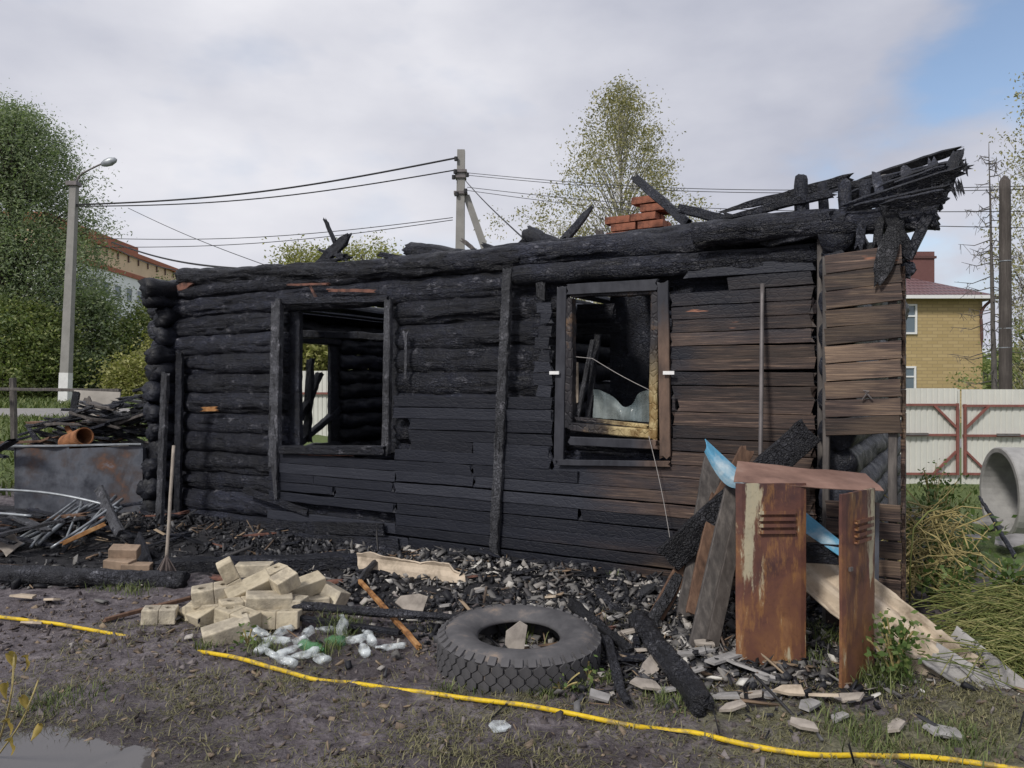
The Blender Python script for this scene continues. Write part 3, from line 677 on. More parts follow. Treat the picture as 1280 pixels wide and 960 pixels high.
# loose timbers lying on the top of the walls : parts of the wreck
piece('fallen_rafter', (794, 222), (860, 280), .075, .06, off0=-.9, off1=-.4, amp=.006)
piece('fallen_rafter', (742, 256), (704, 302), .07, .05, off0=-.5, off1=-.3, amp=.008, taper=((0, .3), (.3, .8), (1, 1)))
piece('fallen_rafter', (851, 260), (915, 278), .07, .05, off0=-.3, off1=-.2)
piece('fallen_rafter', (905, 270), (960, 288), .06, .05, off0=-.2, off1=-.1)
piece('fallen_rafter', (930, 290), (1045, 268), .06, .05, off0=.1, off1=.2)
piece('fallen_rafter', (955, 305), (1060, 272), .06, .05, off0=.08, off1=.2, bow=(0, 0, -.03))
piece('fallen_rafter', (437, 292), (398, 334), .13, .05, off0=-.5, off1=-.5, amp=.03, taper=((0, .35), (.25, 1), (1, 1)))
piece('fallen_rafter', (406, 275), (420, 305), .04, .04, off0=-.5, off1=-.5, amp=.015)
piece('fallen_rafter', (396, 311), (410, 317), .03, .03, off0=-.5, off1=-.5); piece('fallen_rafter', (424, 315), (432, 325), .035, .03, off0=-.5, off1=-.5)
log_mesh('fallen_log', W(512, 314, -.7), W(600, 325, -.5), .105, 'char_log', H, .04, .75, .02, 18, .05)
log_mesh('fallen_log', W(660, 292, -.3), W(700, 312, -.2), .085, 'char', H, .03, .9, .03, 16, .05)
piece('fallen_rafter', (604, 308), (645, 322), .07, .06, off0=-.3, off1=-.2, amp=.012); piece('fallen_rafter', (577, 300), (600, 318), .035, .03, 'grey_wood', -.4, -.3)
piece('fallen_rafter', (648, 312), (664, 296), .06, .06, off0=-.25, off1=-.25, amp=.02); piece('fallen_rafter', (648, 320), (700, 304), .05, .05, off0=-.2, off1=-.2)
piece('fallen_rafter', (748, 288), (752, 300), .06, .05, 'grey_wood', -.3, -.3); 
for i in range(16):
    x0 = random.uniform(380, 980); y0 = np.interp(x0, [230, 655, 1030], [335, 312, 272])
    piece('char_scrap', (x0, y0+random.uniform(-4, 6)), (x0+random.uniform(12, 40), y0+random.uniform(-5, 6)), random.uniform(.03, .07), .04, off0=-random.uniform(.05, .3), off1=-.15, amp=.015)
def scar(a, b, wd, mat='scorch'): piece('scorched_patch', a, b, wd, .012, mat, .035, .035, amp=.006)
simple('scorch', (.16, .075, .055), .8, .5, 14, .6, .006, c2=(.025, .02, .022))
piece('scorched_patch', (205, 368), (252, 349), .09, .05, 'scorch', -.06, -.06, amp=.02, taper=((0, .3), (.5, 1), (1, .4)))
piece('scorched_patch', (252, 512), (272, 511), .05, .02, 'orange_wood', .02, .02, amp=.006)
piece('scorched_patch', (372, 567), (440, 568), .035, .012, 'scorch', .05, .05, amp=.006)
for a, b, wd in (((360, 356), (412, 355), .022), ((410, 363), (470, 364), .03), ((388, 358), (396, 374), .03)): piece('scorched_patch', a, b, wd, .012, 'scorch', .012, .012, amp=.008)

# ------------------------------------------------------------------ brick chimney stump standing inside the house
c0 = W(797, 290, -1.35); cw = house.matrix_world
def to_world(v): p = from_local(v.x, v.y, v.z); return p
cp = to_world(c0)
ch = empty('brick_chimney', (cp.x, cp.y, .3), math.atan2(HX[1], HX[0]), 'broken stump of red brick chimney behind the charred top logs', 'chimney')
bm_ = MB().box((0, 0, 0), (.25, .12, .065)).build('brick', 'red_brick', ch); bmesh_data = bm_.data; first = True
ztop = EYE+(480-248)/F*cp.y-.3
zl = ztop; layer = 0
while zl > 2.38:
    wdt = 1 if layer < 2 else 2
    for i in range(2):
        for s_ in range(wdt):
            o = bm_ if first else bm_.copy()
            if not first: col.objects.link(o)
            first = False; o.parent = ch
            ro = (layer % 2)*.06
            o.location = (.10+ro-.26*s_*(1 if layer > 1 else 0)-.02*(layer > 1)+random.uniform(-.012, .012), .13*i+random.uniform(-.01, .01), zl-.035)
            o.rotation_euler = (0, 0, random.uniform(-.05, .05))
    zl -= .078; layer += 1
MB().box((-.03, .065, 1.19), (.46, .24, 2.38)).build('dark_base', 'char', ch)  # lower chimney is one plain box in the black char material

# ------------------------------------------------------------------ yellow pipe half buried in the mud
pts = [(-40, 768, .02), (15, 773, .03), (60, 779, .03), (110, 786, .025), (150, 794, .01), (185, 801, -.02), (215, 808, -.05), (248, 815, .0), (290, 821, .03), (345, 836, .03), (395, 850, .012), (440, 854, .004), (490, 861, .002), (540, 868, .008), (600, 874, .03), (660, 882, .03), (720, 893, .03), (780, 906, .025), (830, 912, .01), (870, 916, .02), (930, 930, .03), (1010, 943, .03), (1090, 945, .025), (1170, 948, .028), (1265, 960, .03), (1400, 985, .03)]
pp = [G(a, b, d-.009) for a, b, d in pts]
def smooth_path(p, n=6):
    o = []
    for i in range(len(p)-1):
        a, b, c, d = p[max(i-1, 0)], p[i], p[i+1], p[min(i+2, len(p)-1)]
        for k in range(n):
            t = k/n; o.append(.5*((2*b)+(c-a)*t+(2*a-5*b+4*c-d)*t*t+(3*b-a-3*c+d)*t**3))
    return o+[p[-1]]
tag(MB().tube(smooth_path(pp), .0118, 10, amp=.004, freq=5).build('yellow_pipe', 'yellow_pe', None, True), 'thin yellow plastic pipe lying across the mud in front of the tyre', 'pipe')

# ------------------------------------------------------------------ tyre
tc_ = P(648, 815, 4.42); tc_.z = gz(tc_.x, tc_.y)
ty = empty('truck_tyre', (tc_.x, tc_.y, tc_.z-.07), .3, 'worn black truck tyre lying flat in the rubble', 'tyre'); ty.rotation_euler = (R(3), 0, .3)
prof = [(.235, .045), (.245, .02), (.30, .005), (.37, .0), (.425, .02), (.452, .06), (.458, .13), (.452, .20), (.425, .235), (.38, .252), (.32, .25), (.27, .235), (.243, .215), (.232, .20), (.245, .19), (.29, .21), (.35, .222), (.41, .2), (.425, .13), (.41, .05), (.35, .03), (.28, .035), (.235, .045)]
V, Fc = lathe(prof, 72); Vn = np.array(V); Vn += .004*np.stack([fbm(Vn*9), fbm(Vn*9+9), fbm(Vn*9+19)], 1)
mesh_np('carcass', Vn, Fc, 'rubber', ty, True)
def tread(zc, hgt, n=40):
    w_ = 2*math.pi*.458/n*.44; h_ = hgt/2
    m = MB(); q = [(-w_, -h_*.35), (-w_, h_*.35), (0, h_), (w_, h_*.35), (w_, -h_*.35), (0, -h_)]
    V = [(.444, a, b) for a, b in q]+[(.469, a*.92, b*.92) for a, b in q]
    return m.add(V, [(6, 7, 8, 9, 10, 11)[::-1]]+[(i, (i+1) % 6, 6+(i+1) % 6, 6+i) for i in range(6)])
proto = {}
for r_, (zc, hh, of) in enumerate(((.045, .062, 0), (.092, .074, .5), (.140, .074, 0), (.187, .074, .5))):
    for i in range(40):
        if r_ in proto: o = proto[r_].copy(); col.objects.link(o)
        else: o = tread(zc, hh).build('tread_block', 'rubber', ty); proto[r_] = o
        o.parent = ty; o.location = (0, 0, zc); o.rotation_euler = (0, 0, 2*math.pi*(i+of)/40)
    # shoulder lugs
sh = MB().box((.437, 0, .219), (.05, .042, .03), (0, R(38), 0)).build('shoulder_lug', 'rubber', ty)
for i in range(40):
    o = sh if i == 0 else sh.copy()
    if i: col.objects.link(o)
    o.parent = ty; o.rotation_euler = (0, 0, 2*math.pi*i/40)
def shard(name, mat, w_, h_, th, loc, rot, label=None, cat=None, group=None, kind=None, n=None):
    pts = []; n = n or random.choice((4, 5, 5, 6))
    for i in range(n):
        a = 2*math.pi*(i+.5)/n+random.uniform(-.35, .35); q = random.uniform(.7, 1.25)
        pts.append((max(-.5, min(.5, .62*q*math.cos(a)))*w_, max(-.5, min(.5, .62*q*math.sin(a)))*h_))
    V = [(x, y, th/2+random.uniform(-.15, .15)*th) for x, y in pts]+[(x*1.02, y*1.02, -th/2) for x, y in pts]
    Fc = [tuple(range(n)), tuple(range(2*n-1, n-1, -1))]+[(i, n+i, n+(i+1) % n, (i+1) % n) for i in range(n)]
    o = mesh_np(name, V, Fc, mat); o.location = loc; o.rotation_euler = rot
    return tag(o, label, cat, group, kind)
shard('slate_fragment', 'slate', .12, .21, .014, P(645, 800, 4.38), (R(72), R(10), R(15)), 'broken slate piece standing upright inside the tyre', 'slate')

# ------------------------------------------------------------------ pale brick heap
bw, bd_, bh_ = .285, .14, .105
def brick_mesh(hole, name, mat):
    n = 16; m = MB()
    x, y, z = bw/2, bd_/2, bh_/2
    if not hole: 
        me = MB().box((0, 0, 0), (bw, bd_, bh_))
    else:                                    # two round holes from top to bottom
        V = []; Fc = []
        hc = [(-.062, 0), (.062, 0)]
        def ringpts(cx, zz): return [(cx+.024*math.cos(2*math.pi*i/n), .024*math.sin(2*math.pi*i/n), zz) for i in range(n)]
        def sq(cx, zz):
            o = []
            for i in range(n):
                a = 2*math.pi*i/n; c, s = math.cos(a), math.sin(a); k = 1/max(abs(c)/x*2, abs(s)/y)
                o.append((cx+c*k, s*k, zz))
            return o
        for cx0 in (-x/2, x/2):
            base = len(V)
            for zz in (z, -z): V += sq(cx0, zz)+ringpts(cx0, zz)
            for i in range(n):
                j = (i+1) % n
                Fc += [(base+i, base+j, base+n+j, base+n+i), (base+2*n+j, base+2*n+i, base+3*n+i, base+3*n+j), (base+n+i, base+n+j, base+3*n+j, base+3*n+i), (base+j, base+i, base+2*n+i, base+2*n+j)]
        me = MB().add(V, Fc)
    o = me.build(name, mat)
    bv = o.modifiers.new('bevel', 'BEVEL'); bv.width = .007; bv.segments = 2; bv.limit_method = 'ANGLE'
    return o
BR = [ # px, py, z, yaw, pitch, roll, hole, label
 (200, 768, .055, 15, 3, 0, 1, 'pale brick lying apart at the left end of the brick heap'),
 (268, 742, .17, 20, -6, 8, 1, None), (263, 763, .06, 4, 0, 0, 0, None), (284, 790, .05, 25, -12, 10, 0, 'pale brick lowest at the front of the heap'), (297, 771, .10, -25, 8, 4, 1, None),
 (348, 773, .06, 2, 0, -8, 1, None), (290, 722, .27, 35, 65, 10, 1, 'pale brick with round hole facing the camera on top of the heap'), (312, 736, .20, 28, -20, 25, 0, None),
 (356, 727, .25, 40, -22, 10, 0, 'clean pale brick tilted on top of the heap'), (318, 713, .14, 5, 0, 0, 0, None), (340, 718, .23, 45, -15, 0, 1, None), (380, 735, .15, 35, -12, 12, 0, None),
 (415, 743, .09, -28, 18, -20, 0, 'pale brick leaning at the right end of the heap'), (303, 757, .13, 30, 0, 0, 1, None), (362, 756, .10, -8, 4, 0, 0, None), (336, 750, .15, 20, 5, 8, 0, None), (385, 755, .05, 14, 0, 0, 0, None), (330, 762, .05, -20, 0, 0, 1, None), (300, 742, .06, 60, 0, 0, 0, None), (345, 738, .06, 20, 0, 0, 0, None), (248, 768, .04, -40, 0, 20, 0, None)]
bp = {}
for px, py, z, ya, pi_, ro, ho, lb in BR:
    if ho not in bp: bp[ho] = o = brick_mesh(ho, 'brick_block', 'silicate')
    else: o = bp[ho].copy(); col.objects.link(o)
    Y = (EYE-z)*F/(py-480); o.location = P(px, py, Y); o.location.z += gz(o.location.x, o.location.y)*.6
    o.rotation_euler = (R(ro), R(pi_), R(ya)); o.scale = (random.choice((1.05, 1, .96, .55, .75)), random.uniform(.92, 1.05), random.uniform(.9, 1.1)); tag(o, lb or ('pale brick '+('with holes ' if ho else '')+'in the '+('lower' if py > 760 else 'middle' if py > 738 else 'upper')+' layer, '+('left' if px < 300 else 'centre' if px < 345 else 'right')+' part of the brick heap'), 'brick', 'pale bricks heaped in front of the house')
for i, (px, py, z, ya, ro, lb) in enumerate(((156, 690, .16, 10, 12, 'sooty brown brick on top beside the metal tubes'), (150, 706, .07, -6, 3, 'sooty brown brick lying under another brick by the tubes'), (171, 711, .04, 12, 0, 'small sooty brick beside the broom head'))):
    o = brick_mesh(0, 'brick_block', 'sooty_brick'); Y = (EYE-z)*F/(py-480); o.location = P(px, py, Y); o.rotation_euler = (R(ro), R(4), R(ya)); o.scale = (.8, .9, .9); tag(o, lb, 'brick', 'sooty bricks by the left corner')

# ------------------------------------------------------------------ bottles and plastic by the bricks
def bottle(h, r, loc, rot, mat, label, sq):
    pr = [(.001, 0), (r*.9, .002), (r, .02), (r, h*.2), (r*.93, h*.3), (r, h*.4), (r, h*.62), (r*.8, h*.74), (r*.38, h*.86), (r*.34, h*.97), (r*.4, h*.975), (r*.4, h)]
    V, Fc = lathe(pr, 16); V = np.array(V); V += .022*np.stack([fbm(V*17+loc.x*50), fbm(V*13+9+loc.x*50), 0*V[:, 0]], 1); V[:, 1] *= sq; V[:, 2] -= h/2
    o = mesh_np('plastic_bottle', V, Fc, mat, None, True); o.location = loc; o.rotation_euler = rot
    return tag(o, label, 'bottle', 'bottles scattered below the brick heap')
spots = [(312, 798), (326, 790), (330, 806), (345, 800), (352, 789), (362, 812), (374, 800), (385, 790), (392, 808), (400, 822), (380, 820), (418, 800), (428, 790), (440, 800), (355, 824), (408, 786), (455, 812), (462, 796), (338, 815), (488, 808)]
for i, (px, py) in enumerate(spots):
    gr = i in (8, 11)
    p = G(px, py, .035)
    up = i == 12
    lb = 'clear bottle standing nearly upright among the grass' if up else ('greenish glass bottle lying among the clear bottles' if gr else ('crumpled clear bottle apart by the charred pole end' if i == 19 else 'crumpled clear plastic bottle lying below the brick heap'))
    bottle(random.uniform(.11, .19), random.uniform(.026, .036), p+Vector((0, 0, .04 if up else 0)), (R(12) if up else R(90+random.uniform(-18, 18)), 0, 0 if up else random.uniform(0, 6.3)), 'green_glass' if gr else 'clear_plastic', lb, random.uniform(.6, 1))
film2 = shard('plastic_scrap', 'clear_plastic', .1, .08, .01, G(625, 907, .02), (.2, .1, .5), 'scrap of clear plastic on the mud below the tyre', 'plastic')

# ------------------------------------------------------------------ timbers and pieces on the ground
def gp(name, a, b, wd, th, mat, label, cat='timber', lift=(.03, .03), group=None, rnd_=False, **k):
    A = G(*a, lift[0]); B = G(*b, lift[1])
    o = log_mesh(name, A, B, wd/2, mat, None, .03, k.pop('taper', 1), k.pop('amp', .012), 14, .04) if rnd_ else plank(name, A, B, wd, th, mat, None, (0, 0, 1), k.pop('amp', .006), .04, .03, **k)
    return tag(o, label, cat, group)
gp('charred_pole', (345, 756), (595, 778), .07, .06, 'char_beam', 'charred pole lying from the brick heap to the tyre', lift=(.12, .10), rnd_=True, taper=.75)
gp('charred_lath', (320, 764), (500, 792), .05, .03, 'char', 'thin charred lath under the charred pole', lift=(.08, .04))
gp('charred_pole', (796, 772), (880, 884), .13, .1, 'char_beam', 'thick charred post with crackled surface right of the tyre', lift=(.07, .05), rnd_=True, amp=.02)
gp('charred_pole', (712, 754), (790, 815), .08, .08, 'char_beam', 'charred stick behind the tyre running to the right', lift=(.06, .04), rnd_=True, amp=.018, taper=.7)
gp('charred_pole', (756, 800), (784, 882), .07, .08, 'char_beam', 'charred stick against the right side of the tyre', lift=(.05, .03), rnd_=True, amp=.022, taper=.6)
gp('charred_beam', (-40, 716), (232, 724), .15, .1, 'char_beam', 'long charred beam lying at the left edge below the tubes', lift=(.07, .06), rnd_=True, amp=.015)
gp('charred_pole', (478, 684), (440, 734), .06, .05, 'char_up', 'short charred stick across the pale slate strip', lift=(.12, .04), rnd_=True)
gp('scorched_lath', (450, 726), (525, 810), .03, .03, 'orange_wood', 'orange scorched lath leaning between bricks and tyre', lift=(.12, .02))
gp('scorched_lath', (130, 775), (240, 747), .035, .025, 'brown_wood', 'brown lath pointing left from the brick heap', lift=(.02, .05))
gp('charred_beam', (200, 708), (470, 700), .16, .12, 'char_log', 'broad charred beam lying along the foot of the wall', lift=(.05, .06), amp=.02)
def strip(u, v):
    A = G(448, 700, .10); B = G(582, 716, .08); p = A.lerp(B, u)
    jg = .035*fbm(np.array([[u*8, 0, 3.]]))[0]
    return p+Vector((.02*(v-.5), -.02*v, .065-.14*v+(jg if v in (0, 1) else 0)-.05*(u > .9)*(1-v)))+Vector((0, .02*math.sin(v*5), 0))
tag(sheet('slate_strip', 24, 5, strip, .012, 'slate_pale'), 'pale ragged slate strip propped at the foot of the wall', 'slate')
shard('slate_fragment', 'slate', .22, .17, .014, G(514, 755, .07), (R(55), R(18), 0), 'grey slate piece leaning near the charred pole', 'slate')
# fragments picked out one by one
FR = [(730, 800, .09), (812, 835, .16), (836, 826, .14), (905, 822, .2), (935, 835, .22), (960, 846, .2), (866, 815, .2), (782, 790, .1), (806, 855, .13), (868, 838, .1), (940, 868, .1), (962, 868, .09), (1010, 880, .13), (1005, 905, .10), (752, 870, .1), (832, 862, .1), (800, 812, .1), (905, 870, .12), (985, 862, .12), (1030, 868, .12), (1060, 872, .12), (770, 775, .08), (668, 765, .09), (600, 738, .07), (556, 757, .07), (690, 745, .08), (742, 742, .08), (40, 778, .1), (65, 750, .12), (30, 745, .14), (915, 885, .1), (1050, 895, .09), (880, 805, .1), (500, 805, .08), (1180, 915, .14), (1120, 905, .12)]
for i, (px, py, s_) in enumerate(FR):
    big = s_ >= .2
    wh = 'on the mud at the left edge' if px < 100 else 'near the bricks' if px < 560 else 'behind the tyre' if px < 780 and py < 805 else 'right of the tyre' if px < 870 else 'in front of the rusty locker' if px < 1075 else 'at the right end of the yellow pipe'
    lb = 'large flat grey slate piece in the rubble left of the locker' if big else ('small' if s_ < .1 else 'palm sized')+' pale slate fragment lying '+wh
    shard('slate_fragment', 'slate_grey' if big else random.choice(['slate_grey', 'slate_grey', 'slate', 'slate_pale']), s_*1.3, s_*(.4 if big else .6), .014, G(px, py, .025+.02*random.random()), (random.uniform(-.35, .35), random.uniform(-.3, .3), random.uniform(-.6, .9)), lb, 'slate', 'broken slate pieces' if not big else 'large slate pieces by the locker')

# ------------------------------------------------------------------ timbers leaning on the wall at the right
def lean(name, a, Ya, b, Yb, wd, th, mat, label, cat='board', **k):
    return tag(plank(name, P(*a, Ya), P(*b, Yb), wd, th, mat, None, k.pop('side', (0, 1, 0)), k.pop('amp', .006), .03, .04, **k), label, cat)
lean('charred_beam', (1012, 538), 4.95, (832, 702), 4.95, .19, .05, 'char_beam', 'wide crackled charred beam leaning diagonally behind the locker', 'beam', amp=.010, freq=14)
lean('leaning_board', (893, 565), 5.25, (858, 772), 4.85, .13, .03, 'grey_wood', 'grey board leaning on the wall under the blue enamel piece')
lean('leaning_board', (935, 560), 5.15, (820, 772), 4.92, .10, .025, 'brown_wood', 'reddish brown board crossing behind the leaning planks')
lean('leaning_board', (918, 610), 4.85, (872, 812), 4.55, .12, .03, 'grey_wood', 'dark board leaning in front of the others left of locker')
lean('leaning_board', (925, 640), 4.8, (890, 806), 4.5, .08, .03, 'pole_wood', 'narrow dark board leaning closest to the rusty locker')
lean('leaning_board', (900, 620), 5.0, (868, 770), 4.75, .12, .03, 'brown_wood', 'brown board half hidden among the leaning planks')
lean('leaning_board', (850, 715), 5.0, (812, 782), 4.85, .07, .05, 'char_up', 'short charred stump of board at the foot of the leaning planks', amp=.012)
rod_b = P(950, 745, 4.95)
tag(MB().tube(lerp(P(953, 355, 5.36), P(949, 745, 5.0), 20), .015, 10, amp=.003).build('steel_pipe', 'steel_rod', None, True), 'thin upright grey pipe leaning on the house wall', 'pipe')
def enamel(u, v):
    p = P(881+54*u, 549+50*u+(8+24*math.sin(math.pi*min(1, u*.9+.1)))*v, 4.9-.12*u-.07*v); return p+Vector((0, -.04*math.sin(math.pi*v), 0))
tag(sheet('enamel_panel', 12, 7, enamel, .004, 'blue_enamel'), 'bent light blue enamel sheet on top of leaning boards', 'sheet')
def enamel2(u, v): return P(1006+56*u, 640+46*u+(26-8*u)*v, 4.75-.2*u-.1*v)
tag(sheet('enamel_panel', 8, 5, enamel2, .004, 'blue_enamel'), 'blue and white sheet slanting inside the locker gap', 'sheet')
tag(plank('leaning_board', P(1000, 690, 4.6), P(1060, 694, 4.55), .12, .03, 'char_log', None, (0, 1, 0)), 'dark board lying inside the open locker', 'board')

# ------------------------------------------------------------------ rusty locker
def oriented(o, loc, rz, tilt=0): o.location = loc; o.rotation_euler = (tilt, 0, rz); return o
lk0 = P(963, 836, 4.34); lk0.z = .0
lk = empty('metal_locker', (lk0.x, lk0.y, 0), 0, 'rusty metal locker with one door swung open towards the yard', 'locker')
def door(wd, ht, th, rz, loc, mt='rusty_paint', tilt=0):
    d = MB(); t_ = .018
    nx, nz = 14, 34
    fr = []
    def surf(u, v):
        x = (u-.5)*wd; z = v*ht; dent = .007*fbm(np.array([[u*3+rz, v*5, 1.]]))[0]
        e_ = min(u, 1-u)*wd; 
        return Vector((x, dent-(0 if e_ > .006 else -.008), z))
    o = sheet('door', nx, nz, surf, -.018, mt, lk)
    o.location = loc; o.rotation_euler = (tilt, 0, rz)
    for i in range(4):
        zz = ht*(.845-.035*i)
        q = MB().sweep(lerp((-wd*.26+.03, -.026, zz), (wd*.26+.03, -.026, zz), 6), [(-.010, -.010), (.010, -.010), (.014, .004), (-.010, .010)], side=(0, 0, 1)).build('louvre', mt, o)
    return o
d1 = door(.392, 1.04, .02, R(2), (0, 0, .0))
d2p = (P(1047, 862, 4.02), P(1094, 835, 4.32)); mid = (d2p[0]+d2p[1])/2; rz2 = math.atan2(d2p[1].y-d2p[0].y, d2p[1].x-d2p[0].x)
d2 = door(.385, 1.02, .02, rz2, (mid.x-lk0.x, mid.y-lk0.y, .0), 'rusty_paint_open')
MB().box((-.13, -.026, .62), (.03, .012, .02)).build('lock', 'steel_rod', d2)
def topf(u, v):
    a = P(917+188*u, 600+11*u, 4.34-.04*u); b = P(922+160*u, 577+15*u, 4.72-.06*u)
    p = a.lerp(b, v)-Vector((lk0.x, lk0.y, 0)); p.z += .008*fbm(np.array([[u*4, v*2, 7.]]))[0]-(.012 if v == 0 else 0); return p
tp = sheet('top_panel', 20, 6, topf, .004, 'rust_plain', lk)
plank('frame_bar', P(1096, 628, 4.62)-Vector((lk0.x, lk0.y, 0)), P(1094, 822, 4.55)-Vector((lk0.x, lk0.y, 0)), .025, .025, 'rust_dark', lk, amp=.002, jag=0)
plank('frame_bar', P(925, 625, 4.68)-Vector((lk0.x, lk0.y, 0)), P(925, 820, 4.60)-Vector((lk0.x, lk0.y, 0)), .025, .025, 'rust_dark', lk, amp=.002, jag=0)
shard('flake', 'slate_pale', .07, .03, .01, P(1003, 600, 4.45), (.1, .1, .3), 'small pale flake lying on the locker top', 'slate')

# ------------------------------------------------------------------ slate sheets on the right
def wavy(A, B, wd, waves, amp_, mat, label, up=(0, 0, 1), side=None, ragged=.03):
    A = Vector(A); B = Vector(B); T = (B-A).normalized(); N = Vector(up)-T*T.dot(Vector(up)); N.normalize(); Sd = T.cross(N)
    if side: Sd = Vector(side).normalized()
    def f_(u, v):
        r_ = fbm(np.array([[u*9, v*6, wd*10]]))[0]
        p = A.lerp(B, u)+Sd*(v-.5)*wd*(1+.12*r_)+N*amp_*math.cos(v*waves*2*math.pi)
        return p+T*ragged*r_*(1 if u in (0, 1) else .1)
    return tag(sheet('slate_sheet', 30, 12*waves+1, f_, .007, mat), label, 'slate')
wavy(P(1006, 700, 4.75), P(1204, 856, 4.15), .36, 3, .024, 'slate_pale', 'long tan corrugated slate strip passing behind the open locker door', up=(-.15, -.75, .65))
wavy(P(1178, 800, 4.4), P(1300, 905, 3.85), .22, 1, .05, 'slate_grey', 'grey curved slate ridge piece at the right edge', up=(-.1, -.6, .75))
wavy(P(1160, 820, 4.25), P(1260, 885, 3.95), .2, 1, .03, 'slate_grey', 'short broken slate sheet below the grey ridge piece', up=(0, -.5, .8))
for i, (px, py, s_, lb) in enumerate(((1235, 650, .42, 'pale slate sheet lying beyond the weeds near the concrete ring'), (1200, 645, .3, 'pale slate piece left of the concrete ring'), (1262, 675, .45, 'pale slate sheet in front of the concrete ring'), (1215, 672, .3, 'tilted slate piece among the weeds'))):
    shard('slate_fragment', 'slate_grey', s_, s_*.6, .012, G(px, py, .12), (random.uniform(-.3, .1), random.uniform(-.25, .25), random.random()), lb, 'slate')
gp('charred_pole', (1225, 622), (1268, 695), .04, .04, 'char', 'thin dark stick leaning by the concrete ring', lift=(.4, .12), rnd_=True)

# ------------------------------------------------------------------ concrete ring
cr = MB(); n = 40; ro, ri, ln = .52, .45, .95
ax = Vector((.985, -.18, .0)).normalized(); c = P(1248, 617, 8.6); u_ = Vector((0, 0, 1)); u_ = (u_-ax*ax.dot(u_)).normalized(); v_ = ax.cross(u_)
V = []
for (r_, l_) in ((ro-.012, -.0), (ro, .012), (ro, ln), (ri, ln), (ri, .012), (ri+.012, 0)):
    for a in range(n):
        t = 2*math.pi*a/n; V.append(c+ax*l_+(u_*math.sin(t)+v_*math.cos(t))*r_)
Fc = [(i*n+a, i*n+(a+1) % n, ((i+1) % 6)*n+(a+1) % n, ((i+1) % 6)*n+a) for i in range(6) for a in range(n)]
tag(cr.add(V, Fc).build('concrete_ring', 'concrete', None, False), 'round concrete well ring lying on its side by the gate', 'concrete ring')

# ------------------------------------------------------------------ broom, left junk
b0 = G(208, 704, .17); b1 = P(217, 557, b0.y+.3)
br = empty('broom', (0, 0, 0), 0, 'wooden handled broom standing by the charred corner of the house', 'broom')
MB().tube(lerp(b0, b1, 12), .014, 8, amp=.003).build('handle', 'stick', br, True)
bs = MB()
for i in range(70):
    a = random.uniform(0, 6.28); q = random.random(); bs.tube([b0+Vector((0, 0, .05)), b0+Vector((.07*q*math.cos(a), .06*q*math.sin(a), -.06)), b0+Vector((.13*q*math.cos(a), .08*q*math.sin(a), -.17))], .004, 4, cap=False)
bs.build('bristles', 'bristle', br)
tank = empty('sheet_metal_tank', (0, 0, 0), 0, 'large open tank of bluish rusty sheet metal by the left corner', 'tank')
xa, xb, yf, zt = P(18, 600, 8.55).x, P(176, 600, 8.55).x, 8.55, .90
def side_(p, q, top=zt, name='side_panel'):
    def f_(u, v):
        a = Vector(p).lerp(Vector(q), u); n_ = fbm(np.array([[u*3, v*2, p[0]]]))[0]
        return Vector((a.x, a.y-.03*n_-.02*math.sin(u*6), -.02+(top+.03*u)*v))
    return sheet(name, 22, 10, f_, .006, 'rust_dark', tank)
xm = xa+(xb-xa)*.42
side_((xa, yf, 0), (xm+.02, yf, 0)); side_((xm, yf-.012, 0), (xb, yf+.05, 0)); side_((xb, yf+.05, 0), (xb, yf+.8, 0)); side_((xa, yf+.8, 0), (xa, yf, 0)); side_((xb, yf+.8, 0), (xa, yf+.8, 0))
MB().sweep(lerp((xa-.02, yf-.015, .905), (xb, yf+.03, .93), 12), rect(.05, .02), amp=.006).build('rim', 'galvanised', tank)
def heap(n, X, Y, Z, L, label, group, mats, wd=(.05, .13), cat='board'):
    for i in range(n):
        c_ = Vector((random.uniform(*X), random.uniform(*Y), 0)); t_ = (c_.x-X[0])/(X[1]-X[0])
        zt_ = Z(t_); c_.z = (.75+(zt_-.75)*random.random()) if zt_ > .8 else zt_*random.random()**.5
        c_.z = max(c_.z, gz(c_.x, c_.y)+.04)
        l_ = random.uniform(*L)/2; a = random.uniform(-.7, .7); el = random.uniform(-.35, .35)
        d_ = Vector((math.cos(a)*math.cos(el), math.sin(a)*math.cos(el), math.sin(el)))*l_
        mt = random.choice(mats); adj = {'grey_wood': 'grey weathered', 'brown_wood': 'brown scorched', 'char_up': 'ash grey charred', 'char_beam': 'crackled charred'}.get(mt, 'black charred')
        tag(plank('charred_board', c_-d_, c_+d_, random.uniform(*wd), .03, mt, None, None, .012, .07, .08), label.replace('charred board', adj+' board')+', '+('left' if t_ < .33 else 'middle' if t_ < .67 else 'right')+' part', cat, group)
heap(130, (-5.75, -4.2), (8.95, 10.0), lambda t: 1.08+.52*t, (.22, .8), 'charred board in the heap behind the sheet metal tank', 'charred boards heaped behind the tank', ['char', 'char', 'char', 'char_log', 'char_up', 'grey_wood', 'brown_wood'])
heap(34, (-6.6, -4.3), (6.9, 8.1), lambda t: .34-.05*t, (.4, 1.2), 'charred board strewn in front of the sheet metal tank', 'charred boards in front of the tank', ['char', 'char_beam', 'char_up', 'char', 'brown_wood'])
heap(16, (-6.9, -5.7), (8.2, 9.4), lambda t: .9, (.5, 1.3), 'charred board piled at the far left edge', 'charred boards left of the tank', ['char', 'char_log', 'char', 'brown_wood'])
lean('charred_board', (34, 532), 9.2, (52, 560), 9.1, .10, .03, 'char', 'charred pointed board sticking up left of the heap', side=(0, 1, 0), taper=((0, .4), (1, 1)))
pa, pb = P(116, 541, 8.48), P(84, 554, 8.86)
V, Fc = lathe([(.10, 0), (.10, .45), (.088, .45), (.088, 0), (.10, 0)], 28)
